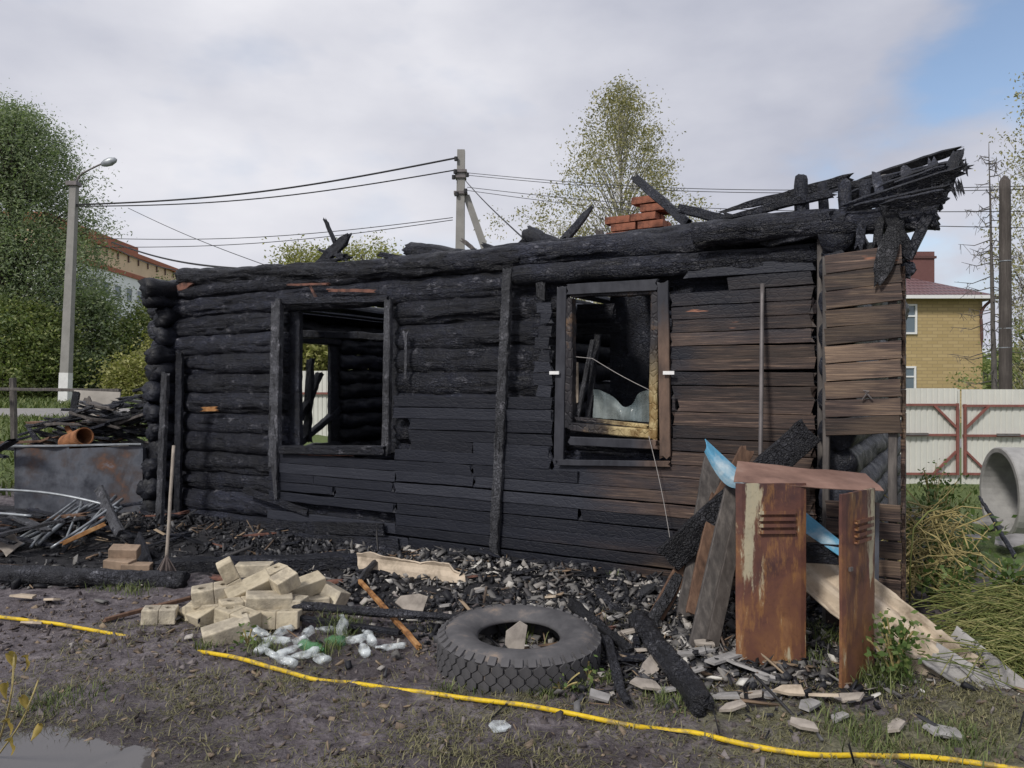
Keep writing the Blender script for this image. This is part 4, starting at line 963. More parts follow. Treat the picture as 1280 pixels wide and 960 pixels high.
o = mesh_np('rusty_pipe', V, Fc, 'rust_pipe', None, False); o.location = pb; o.rotation_euler = (pa-pb).to_track_quat('Z', 'Y').to_euler(); tag(o, 'rusty orange pipe stub on the heap above the tank', 'pipe')
lean('rusty_lath', (82, 532), 9.1, (98, 556), 8.9, .06, .02, 'rust_pipe', 'rusty strip leaning beside the pipe stub', 'strip')
V, Fc = lathe([(.09, 0), (.09, .5), (.08, .5), (.08, 0), (.09, 0)], 24)
o = mesh_np('rusty_pipe', V, Fc, 'rust_pipe'); o.location = P(-8, 612, 8.1); o.rotation_euler = (R(80), 0, R(-70)); tag(o, 'rusty pipe lying low at the left edge of the yard', 'pipe')
simple('board_beige', (.40, .37, .33), .85, .25, 3, .2, .004)
tag(MB().box(P(120, 506, 11.2), (.62, .05, .40), (R(-14), R(3), R(12))).build('white_board', 'board_beige'), 'dirty white board standing behind the charred heap', 'board')
lean('charred_board', (96, 490), 11.0, (90, 525), 11.0, .10, .04, 'char', 'dark board against the left edge of the white board')
lean('charred_board', (108, 497), 11.0, (114, 512), 11.0, .10, .03, 'grey_wood', 'small dark piece against the white board')
for i in range(13):
    a = P(2+13*i*.62+random.uniform(-6, 6), 706-random.uniform(0, 14), 7.0+random.uniform(0, .35)); b = P(112+random.uniform(-28, 48), 628+random.uniform(-8, 24), 7.9+random.uniform(-.2, .3))
    a.z = max(a.z, .10); b.z = max(b.z, .35)
    tag(MB().tube(bend(lerp(a, b, 10), (0, 0, random.uniform(-.03, .04))), random.uniform(.011, .021), 8).build('metal_tube', 'galvanised', None, True), 'galvanised tube in the bundle lying by the left corner', 'tube', 'galvanised tubes in a bundle')
tag(MB().tube(bend(lerp(P(-10, 612, 7.9), P(150, 636, 7.6), 14), (0, 0, .05)), .014, 8).build('metal_tube', 'galvanised', None, True), 'bent thin tube arching across in front of the tank', 'tube')
tag(MB().tube(lerp(P(-10, 641, 7.5), P(40, 645, 7.4), 6), .014, 8).build('metal_tube', 'galvanised', None, True), 'short tube low at the left edge', 'tube')
lean('scorched_lath', (76, 680), 7.0, (132, 655), 7.3, .04, .03, 'orange_wood', 'short orange scorched lath among the metal tubes', 'lath')
lean('charred_board', (122, 610), 7.8, (150, 668), 7.3, .10, .04, 'char_up', 'crackled charred piece sticking up from the tubes', amp=.015)
lean('charred_board', (172, 672), 7.2, (186, 712), 6.6, .13, .03, 'char_log', 'dark charred board beside the sooty bricks')
lean('slate_piece', (0, 690), 6.9, (22, 672), 7.0, .14, .015, 'slate', 'pale slate scrap at the left edge below the tubes', 'slate')

# ------------------------------------------------------------------ rubble, flakes, grass : uncountable
def chunks(name, pos, size, mat, label, cat, flat=1., elong=1.):
    n = len(pos); base = np.array([(a, b, c) for a in (-1, 1) for b in (-1, 1) for c in (-1, 1)], float)*.5
    fq = np.array([(0, 1, 3, 2), (4, 6, 7, 5), (0, 4, 5, 1), (2, 3, 7, 6), (0, 2, 6, 4), (1, 5, 7, 3)])
    dim = np.stack([rng.uniform(.6, 2.2, n)*elong, rng.uniform(.4, 1.1, n)/elong**.6, rng.uniform(.25, .75, n)*flat], 1)*size[:, None]
    V = base[None]*dim[:, None, :]*(1+rng.uniform(-.35, .25, (n, 8, 3)))
    q = rng.normal(size=(n, 4)); 
    if flat < .6: q[:, 1:3] *= .16 if elong > 1 else .35; q[:, 0] += .8 if elong == 1 else 0
    q /= np.linalg.norm(q, axis=1)[:, None]; w_, x, y, z = q.T
    Rm = np.stack([np.stack([1-2*(y*y+z*z), 2*(x*y-w_*z), 2*(x*z+w_*y)], 1), np.stack([2*(x*y+w_*z), 1-2*(x*x+z*z), 2*(y*z-w_*x)], 1), np.stack([2*(x*z-w_*y), 2*(y*z+w_*x), 1-2*(x*x+y*y)], 1)], 1)
    V = np.einsum('nij,nkj->nki', Rm, V)+pos[:, None, :]
    Fq = (fq[None]+np.arange(n)[:, None, None]*8).reshape(-1, 4)
    return tag(fast_mesh(name, V.reshape(-1, 3), Fq, mat), label, cat, None, 'stuff')
def on_ground(x, y, dz): return np.stack([x, y, gh(x, y)+dz], 1)
def loc2w(lx, ly): return W0[0]+lx*HX[0]+ly*HY[0], W0[1]+lx*HX[1]+ly*HY[1]
n = 26000; lx = rng.uniform(-1.1, 7.2, n); ly = -.02-np.abs(rng.normal(0, .68, n)); X, Y = loc2w(lx, ly)
kp = (ly > -2.0); X, Y = X[kp], Y[kp]
X2 = rng.uniform(-6.8, -3.2, 9000); Y2 = rng.uniform(6.0, 8.4, 9000)
X3 = rng.normal(1.0, .75, 7000); Y3 = rng.normal(4.7, .38, 7000)
X = np.concatenate([X, X2, X3]); Y = np.concatenate([Y, Y2, Y3]); k = rng.random(len(X)) < .12+.88*sst(-.25, .35, fbm(np.stack([X*2.6, Y*2.6, 0*X+4], 1), 3)); X, Y = X[k], Y[k]; sz = .005+.05*rng.random(len(X))**5.5
chunks('charcoal_rubble', on_ground(X, Y, sz*.3), sz, 'charcoal', 'black charcoal rubble heaped along the foot of the wall', 'charcoal')
n = 4200; lx = rng.uniform(3.2, 7.2, n); ly = -.15-np.abs(rng.normal(0, .6, n)); X, Y = loc2w(lx, ly)
X3 = rng.normal(1.25, .65, 3800); Y3 = rng.normal(4.6, .38, 3800); X4 = rng.uniform(-6, 0, 260); Y4 = rng.uniform(4.6, 7, 260)
X = np.concatenate([X, X3, X4]); Y = np.concatenate([Y, Y3, Y4]); k = Y > 3.9; X, Y = X[k], Y[k]; sz = .004+.06*rng.random(len(X))**6
chunks('pale_flakes', on_ground(X, Y, .012+sz*.2), sz, 'flakes', 'pale flakes of slate and plaster strewn over the rubble', 'flakes', .35)
X = rng.uniform(-3.6, 4, 7000); Y = rng.uniform(2.9, 5.8, 7000); sz = .004+.03*rng.random(7000)**4
chunks('ground_litter', on_ground(X, Y, .004), sz, 'litter', 'small wood scraps and clods scattered on the mud', 'litter', .4)
n = 14000; X = rng.uniform(-3.6, 4, n); Y = rng.uniform(2.9, 5.8, n); k = rng.random(n) < .2+.8*sst(-.1, .5, fbm(np.stack([X*2.2, Y*2.2, 0*X+9], 1), 3)); k &= ((X+2.08)/.6)**2+((Y-3.1)/.5)**2 > 1
X, Y = X[k], Y[k]; sz = .005+.035*rng.random(len(X))**3.5
chunks('mud_clods', on_ground(X, Y, -.001), sz, 'clods', 'crumbly clods of mud on the trodden yard', 'mud', .6)
n = 900; lx = rng.uniform(-.8, 7.2, n); ly = -.05-np.abs(rng.normal(0, .7, n)); X, Y = loc2w(lx, ly); X3 = rng.normal(1.2, .7, 700); Y3 = rng.normal(4.6, .4, 700); X2 = rng.uniform(-6.8, -3.2, 500); Y2 = rng.uniform(6.0, 8.4, 500)
X = np.concatenate([X, X2, X3]); Y = np.concatenate([Y, Y2, Y3]); sz = .012+.055*rng.random(len(X))**2.5
chunks('burnt_splinters', on_ground(X, Y, .02), sz, 'splinter_char', 'half burnt splinters and thin sticks strewn over the rubble', 'splinters', .3, 3.2)
def blades(name, X, Y, L, lean_, mat, label, width=.004, dz=0, droop=.5):
    n = len(X); p0 = on_ground(X, Y, dz-.004); a = rng.uniform(0, 2*math.pi, n)
    d = np.stack([np.cos(a), np.sin(a), 0*a], 1); L = np.asarray(L)*rng.uniform(.5, 1.2, n); ln = np.clip(lean_*rng.uniform(.4, 1.4, n), 0, 1.45)
    up = np.array([0, 0, 1.])
    p1 = p0+(d*np.sin(ln)[:, None]+up*np.cos(ln)[:, None])*(L*.55)[:, None]
    l2 = np.clip(ln+droop, 0, 1.62); p2 = p1+(d*np.sin(l2)[:, None]+up*np.cos(l2)[:, None])*(L*.45)[:, None]
    s_ = np.stack([-np.sin(a), np.cos(a), 0*a], 1)*width*(rng.uniform(.6, 1.4, n))[:, None]
    V = np.stack([p0-s_, p0+s_, p1+s_*.8, p1-s_*.8, p2+s_*.15, p2-s_*.15], 1).reshape(-1, 3)
    Fq = (np.array([(0, 1, 2, 3), (3, 2, 4, 5)])[None]+np.arange(n)[:, None, None]*6).reshape(-1, 4)
    return tag(fast_mesh(name, V, Fq, mat), label, 'grass', None, 'stuff')
# trampled dry grass in the mud
n = 16000; X = rng.uniform(-2.8, 3.2, n); Y = rng.uniform(2.95, 5.2, n); k = rng.random(n) < .25+.75*sst(0, .4, fbm(np.stack([X*1.6, Y*1.6, 0*X+3], 1), 3))
blades('straw_litter', X[k], Y[k], .06, 1.45, 'grass_dry', 'bits of straw pressed flat into the mud', .0020, .006, .1)
n = 120000; X = rng.uniform(-2.6, 3.2, n); Y = rng.uniform(2.95, 4.6, n); p = np.stack([X, Y, 0*X], 1)
dens = np.clip(.8*sst(-.15, .4, fbm(p*1.3+5, 3))*(1-sst(4.0, 4.4, Y))+.5*sst(.3, 1.4, X)*(1-sst(3.9, 4.3, Y)), 0, 1)*sst(-.25, .25, fbm(p*5+2, 2))
dens *= 1-np.clip(1.3*np.exp(-(((X+2.)/.75)**2+((Y-3.2)/.55)**2)), 0, 1)
k = rng.random(n) < dens
blades('trampled_grass', X[k], Y[k], .045, 1.25, 'grass_dry', 'dry trampled grass in the mud of the foreground', .0022)
cl = [(430, 792, .10, 160, .16), (410, 815, .08, 90, .12), (330, 815, .07, 120, .1), (255, 808, .06, 90, .07), (610, 862, .06, 130, .07), (680, 868, .07, 150, .08), (720, 862, .06, 100, .07), (560, 865, .05, 60, .06), (840, 880, .08, 160, .07), (870, 870, .06, 120, .06), (760, 850, .05, 60, .06), (1005, 828, .09, 160, .10), (1030, 800, .08, 120, .14), (1110, 850, .10, 260, .14), (1090, 858, .08, 160, .10), (170, 738, .10, 130, .08), (140, 735, .1, 90, .08), (1060, 910, .12, 200, .08), (1200, 930, .15, 300, .08), (1100, 935, .15, 260, .07), (770, 722, .05, 70, .07), (650, 800, .08, 60, .16), (60, 880, .1, 120, .08), (110, 870, .1, 90, .06)]
X = []; Y = []; L_ = []
for px, py, sp, k_, h_ in cl:
    g_ = G(px, py); X += list(rng.normal(g_.x, sp*.7, k_)); Y += list(rng.normal(g_.y, sp*.7, k_)); L_ += [h_]*k_
blades('grass_tufts', np.array(X), np.array(Y), np.array(L_), .5, 'grass_green', 'green grass tufts sprouting between the rubble', .0026)
n = 26000; X = rng.uniform(-24, -5, n); Y = 10.5+rng.random(n)**1.3*24; k = ~((Y > 21.9) & (Y < 25.8)); X, Y = X[k], Y[k]
blades('verge_grass', X, Y, .24, .6, 'grass_green', 'tall green grass along the road at the left', .018)
n = 9000; X = rng.uniform(5.2, 16, n); Y = rng.uniform(8.6, 14.0, n); blades('yard_grass', X, Y, .10, .7, 'grass_green', 'short grass in front of the white gate', .008)

for i in range(46):                                           # flat charred scraps lying in the rubble
    lx = random.uniform(-.5, 7.0); ly = -.15-abs(random.gauss(0, .55)); X_, Y_ = loc2w(lx, ly); a = random.gauss(-.5, .8); l_ = random.uniform(.10, .38); c_ = Vector((X_, Y_, gz(X_, Y_)+random.uniform(.02, .05))); d_ = Vector((math.cos(a)*l_/2, math.sin(a)*l_/2, random.uniform(-.04, .04)))
    wh = 'left of the bricks' if lx < 1.9 else 'behind the brick heap' if lx < 3.6 else 'behind the tyre' if lx < 5.6 else 'below the leaning boards'
    tag(plank('charred_scrap', c_-d_, c_+d_, random.uniform(.03, .11), random.uniform(.012, .03), random.choice(['char', 'char', 'char_beam', 'char_up', 'scorch']), None, (0, 0, 1), .010, .03, .05, taper=((0, random.uniform(.4, 1)), (.5, 1), (1, random.uniform(.3, 1)))), 'flat charred wood scrap in the rubble '+wh, 'wood scrap', 'charred scraps along the wall foot')
# ------------------------------------------------------------------ weeds on the right, foreground leaves
def leaf_quads(C, size, droop=.0, asp=.5):
    n = len(C); a = rng.uniform(0, 2*math.pi, n); el = rng.uniform(-.9, .7, n)-droop
    d = np.stack([np.cos(a)*np.cos(el), np.sin(a)*np.cos(el), np.sin(el)], 1); r_ = rng.normal(size=(n, 3)); s_ = np.cross(d, r_); s_ /= np.linalg.norm(s_, axis=1)[:, None]+1e-9
    sz = (size*rng.uniform(.6, 1.35, n))[:, None]
    V = np.stack([C-d*sz*.5, C+s_*sz*asp*.5, C+d*sz*.5, C-s_*sz*asp*.5], 1).reshape(-1, 3)
    return V, np.arange(n*4).reshape(-1, 4)
def weed(base, h, nst, nl, spread, leafsize, label, mat='leaf_weed', name='weed_plant', group='weeds by the right corner'):
    e_ = empty(name, (0, 0, 0), 0, label, 'weed', group); m = MB(); C = []
    for i in range(nst):
        a = random.uniform(0, 6.28); q = random.uniform(.2, 1)*spread; t = base+Vector((math.cos(a)*q, math.sin(a)*q, h*random.uniform(.6, 1.1)))
        pth = [base.lerp(t, j/6)+Vector((0, 0, .12*h*math.sin(math.pi*j/6))) for j in range(7)]
        m.tube(pth, .005, 4, cap=False)
        for _ in range(nl):
            p = pth[random.randint(1, 6)]; C.append((p.x+random.gauss(0, .05), p.y+random.gauss(0, .05), p.z+random.gauss(0, .04)))
    m.build('stems', 'straw', e_); V, Fq = leaf_quads(np.array(C), leafsize, .3, .62); fast_mesh('leaves', V, Fq, mat, e_)
for px, py, h, nst, nl, sp, ls, lb in ((1118, 850, .32, 12, 26, .18, .042, 'bright green leafy weed at the foot of the locker door'), (1150, 735, .55, 12, 22, .3, .06, 'leafy green weed growing against the house corner'), (1195, 728, .42, 12, 22, .35, .06, 'leafy weed in the middle of the weed thicket'), (1262, 748, .30, 12, 22, .35, .055, 'leafy weed at the right edge of the thicket'), (1175, 690, .6, 10, 20, .3, .06, 'weed behind the thicket near the slate pieces'), (1185, 760, .35, 12, 22, .3, .05, 'low leafy weed between slate strip and straw'), (1165, 655, .7, 12, 22, .3, .05, 'tall weed rising beside the house corner'), (700, 866, .09, 8, 6, .12, .03, 'low bright green weed under the front of the tyre'), (735, 850, .10, 6, 6, .08, .03, 'small green weed at the right front of the tyre'), (310, 808, .10, 7, 7, .08, .04, 'small green weed beside the clear bottles')):
    weed(G(px, py), h, nst, nl, sp, ls, lb)
m = MB()
for i in range(900):                                          # mown stalks lying in a heap
    g_ = G(random.gauss(1278, 36), random.uniform(775, 850)); hh = .13*math.exp(-((g_.y-5.0)/.45)**2)*random.random(); c_ = g_+Vector((0, 0, .03+hh)); a = random.gauss(-.35, .75); l_ = random.uniform(.3, .95)
    d_ = Vector((math.cos(a), math.sin(a)*.8, random.gauss(-.12, .16))); q = Vector((random.gauss(0, .05), random.gauss(0, .05), random.uniform(.0, .14)))
    e1 = c_+d_*l_*.5; e1.z = max(e1.z, g_.z+.005); m.tube(smooth_path([c_-d_*l_*.5, c_+q, e1], 3), random.uniform(.0015, .0042), 4, cap=False)
leaf('straw_green', (.09, .12, .03), (.19, .21, .06), (.36, .33, .14))
tag(m.build('mown_stalks', 'straw_green'), 'heap of yellow green mown stalks at the right edge', 'stalks', None, 'stuff')
m = MB()
for i in range(200):
    c_ = P(min(1225, random.gauss(1158, 26)), random.uniform(640, 740), random.uniform(5.2, 6.0)); a = random.uniform(0, 6.28); l_ = random.uniform(.2, .6); c_.z = max(c_.z, .1)
    d_ = Vector((math.cos(a)*.7, math.sin(a)*.7, random.uniform(-.2, .8))); m.tube([c_-d_*l_*.5, c_+Vector((random.gauss(0, .04), 0, .05)), c_+d_*l_*.5], random.uniform(.002, .006), 4, cap=False)
tag(m.build('dry_stems', 'straw'), 'tangle of dry brown weed stems behind the house corner', 'stems', None, 'stuff')
tag(MB().tube([P(1137, 752, 4.9), P(1138, 700, 4.92), P(1142, 660, 4.95), P(1160, 640, 5.0), P(1178, 634, 5.05)], .006, 6).build('weed_stalk', 'straw_green', None, True), 'single tall yellow stalk bending beside the house corner', 'stalk')
fl_ = empty('foreground_plant', (0, 0, 0), 0, 'yellowing plant with drooping leaves at the lower left edge', 'plant')
m = MB(); bs_ = G(-10, 950); st_ = [(bs_, P(12, 880, 3.1), P(18, 815, 3.15)), (bs_, P(25, 905, 3.15), P(48, 850, 3.2))]
for q in st_: m.tube(smooth_path(list(q)), .004, 5, cap=False)
m.build('stems', 'straw', fl_)
def bigleaf(c_, l_, w_, a, tilt):
    V = []; nn = 7
    for j in range(nn):
        t = j/(nn-1); hw = w_*math.sin(math.pi*(t*.92+.04))**.8/2
        for s_ in (-1, 0, 1): V.append((s_*hw, (t-.5)*l_, -.02*(t-.3)**2*4+.012*abs(s_)+.004*math.sin(9*t+s_)))
    Fc = [(j*3+s_, j*3+s_+1, j*3+s_+4, j*3+s_+3) for j in range(nn-1) for s_ in (0, 1)]
    o = mesh_np('leaf', V, Fc, 'leaf_dry', fl_, True); o.location = c_; o.rotation_euler = (tilt, random.uniform(-.5, .5), a)
for px, py, Y, l_, a, t in ((14, 822, 3.14, .07, .4, -.9), (34, 826, 3.18, .06, -.9, -.9), (6, 860, 3.1, .06, 1, -1), (30, 876, 3.15, .06, .5, -1.1), (47, 912, 3.1, .055, .1, -1.4), (12, 905, 3.1, .06, -.8, -.7), (15, 930, 3.05, .065, -.9, -.8)): bigleaf(P(px, py, Y), l_, l_*.55, a, t)

# ------------------------------------------------------------------ fence and gate behind the house
def profile(wd, ht, name, parent, step=.105, amp_=.016, mat='white_sheet'):
    V = []; Fc = []; x = 0; q = []
    while x < wd-.001:
        q += [(x, 0), (x+step*.62, 0), (x+step*.72, amp_), (x+step*.90, amp_)]; x += step
    q.append((wd, 0)); q = [(min(a, wd), b) for a, b in q]
    for a, b in q: V += [(a, b, 0), (a, b, ht)]
    Fc = [(2*i, 2*i+2, 2*i+3, 2*i+1) for i in range(len(q)-1)]
    o = mesh_np(name, V, Fc, mat, parent); s_ = o.modifiers.new('solid', 'SOLIDIFY'); s_.thickness = .003; return o
FY = 14.4
def bar(m, a, b, wd=.042): return m.sweep(lerp(a, b, 2), [(-wd/2, -wd/2), (wd/2, -wd/2), (wd/2, wd/2), (-wd/2, wd/2)])
def gate(x0, x1, y0, y1, z0, ht, brace, label):
    g_ = empty('gate_leaf', (x0, y0, z0), math.atan2(y1-y0, x1-x0), label, 'gate', 'leaves of the white metal gate'); wd = math.hypot(x1-x0, y1-y0)
    k = max(1, round(wd/1.15))
    for i in range(k): o = profile(wd/k-.004, ht, 'sheet_panel', g_); o.location.x = i*wd/k
    zs = (.22, ht*.52, ht*.83); y = -.045
    for z in zs: bar(MB(), (0, y, z), (wd, y, z)).build('rail', 'red_oxide', g_)
    for x in (.03, wd-.03): bar(MB(), (x, y-.012, .20), (x, y-.012, ht*.83+.03)).build('stile', 'red_oxide', g_)
    s_ = 1 if brace == 'L' else -1; xe = .05 if brace == 'L' else wd-.05
    bar(MB(), (xe, y-.008, ht*.83-.42), (xe+s_*.42, y-.008, ht*.83), .04).build('brace', 'red_oxide', g_); bar(MB(), (xe, y-.008, .64), (xe+s_*.42, y-.008, .22), .04).build('brace', 'red_oxide', g_)
    MB().box((xe+s_*.75, y-.05, ht*.52+.02), (.42, .03, .045)).build('bolt', 'steel_rod', g_); return g_
gX = (1198-640)/F*FY; gate(gX-2.9, gX-.02, FY+.05, FY, -.30, 1.82, 'R', 'white corrugated gate leaf with red frame next to the house'); gate(gX+.06, gX+3.0, FY, FY-.12, -.30, 1.80, 'L', 'white corrugated gate leaf with red frame behind the concrete ring')
bp0 = Vector((gX+.02, FY+.08, -.4)); tag(bar(MB(), bp0, bp0+Vector((0, 0, 1.9)), .07).build('gate_post', 'white_sheet'), 'narrow white post between the two gate leaves', 'post')
fe = empty('sheet_fence', (0, 0, 0), 0, 'white corrugated metal fence with red rails behind the burnt house', 'fence')
fx0, fx1 = gX-2.95, -7.2
for i in range(11):
    a = fx0+(fx1-fx0)*i/11; b = fx0+(fx1-fx0)*(i+1)/11; ya = FY+.1+3.4*i/11; yb = FY+.1+3.4*(i+1)/11; zb = -.3+.42*sst(0, 11, i)
    o = profile(math.hypot(b-a, yb-ya), 1.85, 'sheet_panel', fe); o.location = (b, yb, zb); o.rotation_euler = (0, 0, math.atan2(ya-yb, a-b))
    for z in (.35, 1.35): bar(MB(), (a, ya-.05, zb+z), (b, yb-.05, zb+z), .045).build('rail', 'red_oxide', fe)
    bar(MB(), (b, yb-.06, zb), (b, yb-.06, zb+1.7), .06).build('post', 'red_oxide', fe)
# low wooden fence at the far left
lf = empty('wooden_fence', (0, 0, 0), 0, 'weathered wooden fence post and rail at the left edge', 'fence')
plank('post', P(16, 472, 13.2), P(18, 560, 13.2), .085, .085, 'grey_wood', lf, (0, 1, 0), .006); plank('rail', P(-60, 486, 13.2), P(150, 488, 12.2), .06, .05, 'grey_wood', lf, (0, 0, 1), .006)
plank('post', P(-55, 472, 13.2), P(-55, 565, 13.2), .085, .085, 'grey_wood', lf, (0, 1, 0), .006)

# ------------------------------------------------------------------ poles and wires
lp = empty('street_lamp', (0, 0, 0), 0, 'concrete street lamp pole with curved arm before the big left tree', 'street lamp')
pt, pb_ = P(93, 228, 30), P(81, 506, 30)
MB().sweep(lerp(pb_, pt, 12), [(-.13, -.12), (.13, -.12), (.13, .12), (-.13, .12)], side=(0, 1, 0), scale=np.linspace(1.35, .95, 12)).build('pole', 'concrete_pole', lp)
MB().sweep(lerp(pb_, P(82.5, 466, 30), 4), [(-.135, -.125), (.135, -.125), (.135, .125), (-.135, .125)], side=(0, 1, 0), scale=np.linspace(1.36, 1.32, 4)).build('painted_foot', 'pole_paint', lp)
MB().box(P(92, 230, 30), (.42, .4, .16)).build('clamp', 'steel_rod', lp)
MB().tube(smooth_path([P(95, 236, 30), P(97, 224, 30), P(103, 217, 30), P(118, 209, 30), P(131, 203, 30)]), .035, 8).build('arm', 'steel_rod', lp, True)
V, Fc = lathe([(.001, -.22), (.08, -.2), (.15, -.08), (.17, .08), (.10, .24), (.03, .28)], 16)
hd = mesh_np('lamp_head', [(a, b*.6, c*1.3) for a, b, c in V], Fc, 'galvanised', lp, True); hd.location = P(135, 203, 30); hd.rotation_euler = (0, R(72), 0)
up = empty('utility_pole', (0, 0, 0), 0, 'concrete utility pole with slanted brace behind the burnt house', 'pole')
MB().sweep(lerp(P(573, 498, 26), P(576.5, 188, 26), 12), [(-.12, -.12), (.12, -.12), (.12, .12), (-.12, .12)], side=(0, 1, 0), scale=np.linspace(1.5, 1.05, 12)).build('pole', 'concrete_pole', up)
MB().sweep(lerp(P(672, 500, 26.2), P(583, 245, 26.1), 10), [(-.11, -.1), (.11, -.1), (.11, .1), (-.11, .1)], side=(0, 1, 0), scale=np.linspace(1.4, 1.0, 10)).build('brace', 'concrete_pole', up)
for py, w_ in ((215, .42), (222, .36), (242, .45)): MB().box(P(576, py, 26), (w_, .4, .09)).build('clamp', 'steel_rod', up)
for px, py in ((570, 198), (569, 214), (567, 221), (584, 218), (571, 242), (582, 238)): MB().tube(lerp(P(px, py-2, 25.8), P(px, py+3, 25.8), 3), .06, 8).build('insulator', 'wire_black', up)
wp = MB().sweep(lerp(P(1257, 500, 16.5), P(1256, 226, 16.5), 24), circ(.115, 14), scale=np.linspace(1.12, .95, 24), amp=.01, freq=3)
wpo = empty('wooden_pole', (0, 0, 0), 0, 'dark wooden pole with pointed top behind the gate', 'pole')
wp.build('pole', 'pole_wood', wpo, True); MB().sweep(lerp(P(1256, 227, 16.5), P(1255.5, 219, 16.5), 4), circ(.108, 14), scale=[1, .8, .5, .1]).build('tip', 'pole_wood', wpo)
for py in (326, 410, 434): MB().tube(lerp(P(1256.5, py, 16.5), P(1256.5, py+1.2, 16.5), 2), .125, 14).build('band', 'galvanised', wpo)
def wire(a, Ya, b, Yb, sag, r_, label):
    n = 24; A = P(*a, Ya); B = P(*b, Yb)
    tag(MB().tube(bend(lerp(A, B, n), (0, 0, -sag)), r_, 5, cap=False).build('overhead_wire', 'wire_black'), label, 'wire')
wire((568, 198), 26, (95, 256), 30, .35, .034, 'thick upper twisted wire from the lamp pole to the utility pole')
wire((567, 213), 26, (95, 258), 30, .35, .024, 'lower of two wires between lamp pole and utility pole')
wire((566, 272), 26, (120, 298), 30, .3, .014, 'upper thin wire crossing the sky left of the utility pole')
wire((566, 275), 26, (120, 309), 30, .3, .014, 'lower thin wire crossing the sky left of the utility pole')
wire((140, 303), 30, (345, 338), 20, .25, .03, 'dark cable sloping down towards the left house corner')
wire((160, 260), 30, (350, 338), 22, .1, .012, 'thin slanting wire descending above the left house corner')
wire((582, 226), 26, (662, 305), 12, .05, .014, 'service wire dropping from the utility pole to the house')
wire((140, 308), 30, (250, 342), 24, .2, .018, 'second dark cable beneath the sloping cable at left')
for i, (ya, yb) in enumerate(((216, 232), (219, 236), (234, 264), (238, 285))):
    wire((584, ya), 26, (1300, yb), 17, .3, .010, ('topmost', 'second', 'third', 'lowest')[i]+' thin wire running right from the utility pole')

# ------------------------------------------------------------------ far buildings
yh = empty('yellow_brick_house', (0, 0, 0), 0, 'two storey yellow brick house with dark red tiled roof', 'house')
D = 37; xr = P(1228, 400, D).x; xl = xr-11; zt = P(0, 371, D).z; gb = -1.0
wall = MB().box(((xl+xr)/2, D+4.5, (zt+gb)/2), (xr-xl, 9, zt-gb)).build('wall', 'yellow_brick', yh)
apx, apz = P(1150, 330, D+4).x, P(0, 331, D+4).z
e0 = .5; A = [(xl-e0, D-e0, zt), (xr+e0, D-e0, zt), (xr+e0, D+9+e0, zt), (xl-e0, D+9+e0, zt), (xl+4.2, D+4.5, apz), (xr-4.2, D+4.5, apz)]
rf = MB().add(A, [(0, 1, 5, 4), (1, 2, 5), (2, 3, 4, 5), (3, 0, 4), (3, 2, 1, 0)]).build('roof', 'tile_roof', yh)
def tiles():
    s = NB('tile_roof_rows'); v = s.co('Object'); wv = s.n('ShaderNodeTexWave', bands_direction='Z'); s.put(wv.inputs[0], v); wv.inputs['Scale'].default_value = 1.6; wv.inputs['Distortion'].default_value = 0
    wx = s.n('ShaderNodeTexWave', bands_direction='X'); s.put(wx.inputs[0], v); wx.inputs['Scale'].default_value = 1.5
    h = s.ma('ADD', wv.outputs[1], s.ma('MULTIPLY', wx.outputs[1], .6)); M['tr'] = s.done(s.ramp(h, [(.2, (.075, .038, .042)), (.9, (.155, .085, .088))]), .42, s.bump(h, .8, .06))
tiles(); rf.data.materials[0] = M['tr']
MB().box((xr/2+xl/2, D-e0-.04, zt-.06), (xr-xl+2*e0+.1, .12, .16)).build('gutter', 'white_trim', yh); MB().box((xr+e0+.03, D+4.5, zt-.06), (.12, 9+2*e0, .16)).build('gutter', 'white_trim', yh)
MB().tube(smooth_path([Vector((xr+.3, D-.5, zt-.1)), Vector((xr-.1, D-.12, zt-.7)), Vector((xr-.1, D-.12, zt-2)), Vector((xr-.1, D-.12, gb))]), .07, 8).build('downpipe', 'brown_trim', yh)
cx = P(1153, 330, D+3).x; MB().box((cx, D+3.4, P(0, 334, D+3).z), (1.15, 1.0, 1.6)).build('chimney', 'chimney_brown', yh); MB().box((cx, D+3.4, P(0, 322, D+3).z), (1.3, 1.15, .12)).build('chimney_cap', 'brown_trim', yh)
def far_window(par, x, y, z, w_, h_, mat='white_trim', glass='far_glass', mull=True):
    t = .09; f_ = MB().box((x, y, z+h_/2-t/2), (w_, .14, t)).box((x, y, z-h_/2+t/2), (w_, .14, t)).box((x-w_/2+t/2, y, z), (t, .138, h_-2*t)).box((x+w_/2-t/2, y, z), (t, .138, h_-2*t))
    if mull: f_.box((x, y, z+.1*h_), (w_-2*t, .12, t*.8))
    o = f_.build('window', mat, par); MB().box((x, y+.02, z), (w_-2*t+.01, .05, h_-2*t+.01)).build('pane', glass, o)
for px, py, w_, h_ in ((1137, 399, .64, 1.45), (1136, 474, .62, 1.25), (1090, 399, 1.2, 1.45), (1040, 399, 1.2, 1.45)): far_window(yh, P(px, py, D).x, D-.03, P(px, py, D).z, w_, h_)
ab = empty('apartment_block', (P(163, 340, 88).x, 88, 0), R(92), 'white apartment block with red roof edge behind the left trees', 'building')
ZT = P(0, 312, 88).z; Lb = 48
MB().box((Lb/2-18, 6, (ZT-3.2)/2-.5), (Lb, 12, ZT-3.2+1)).build('wall', 'panel_white', ab)
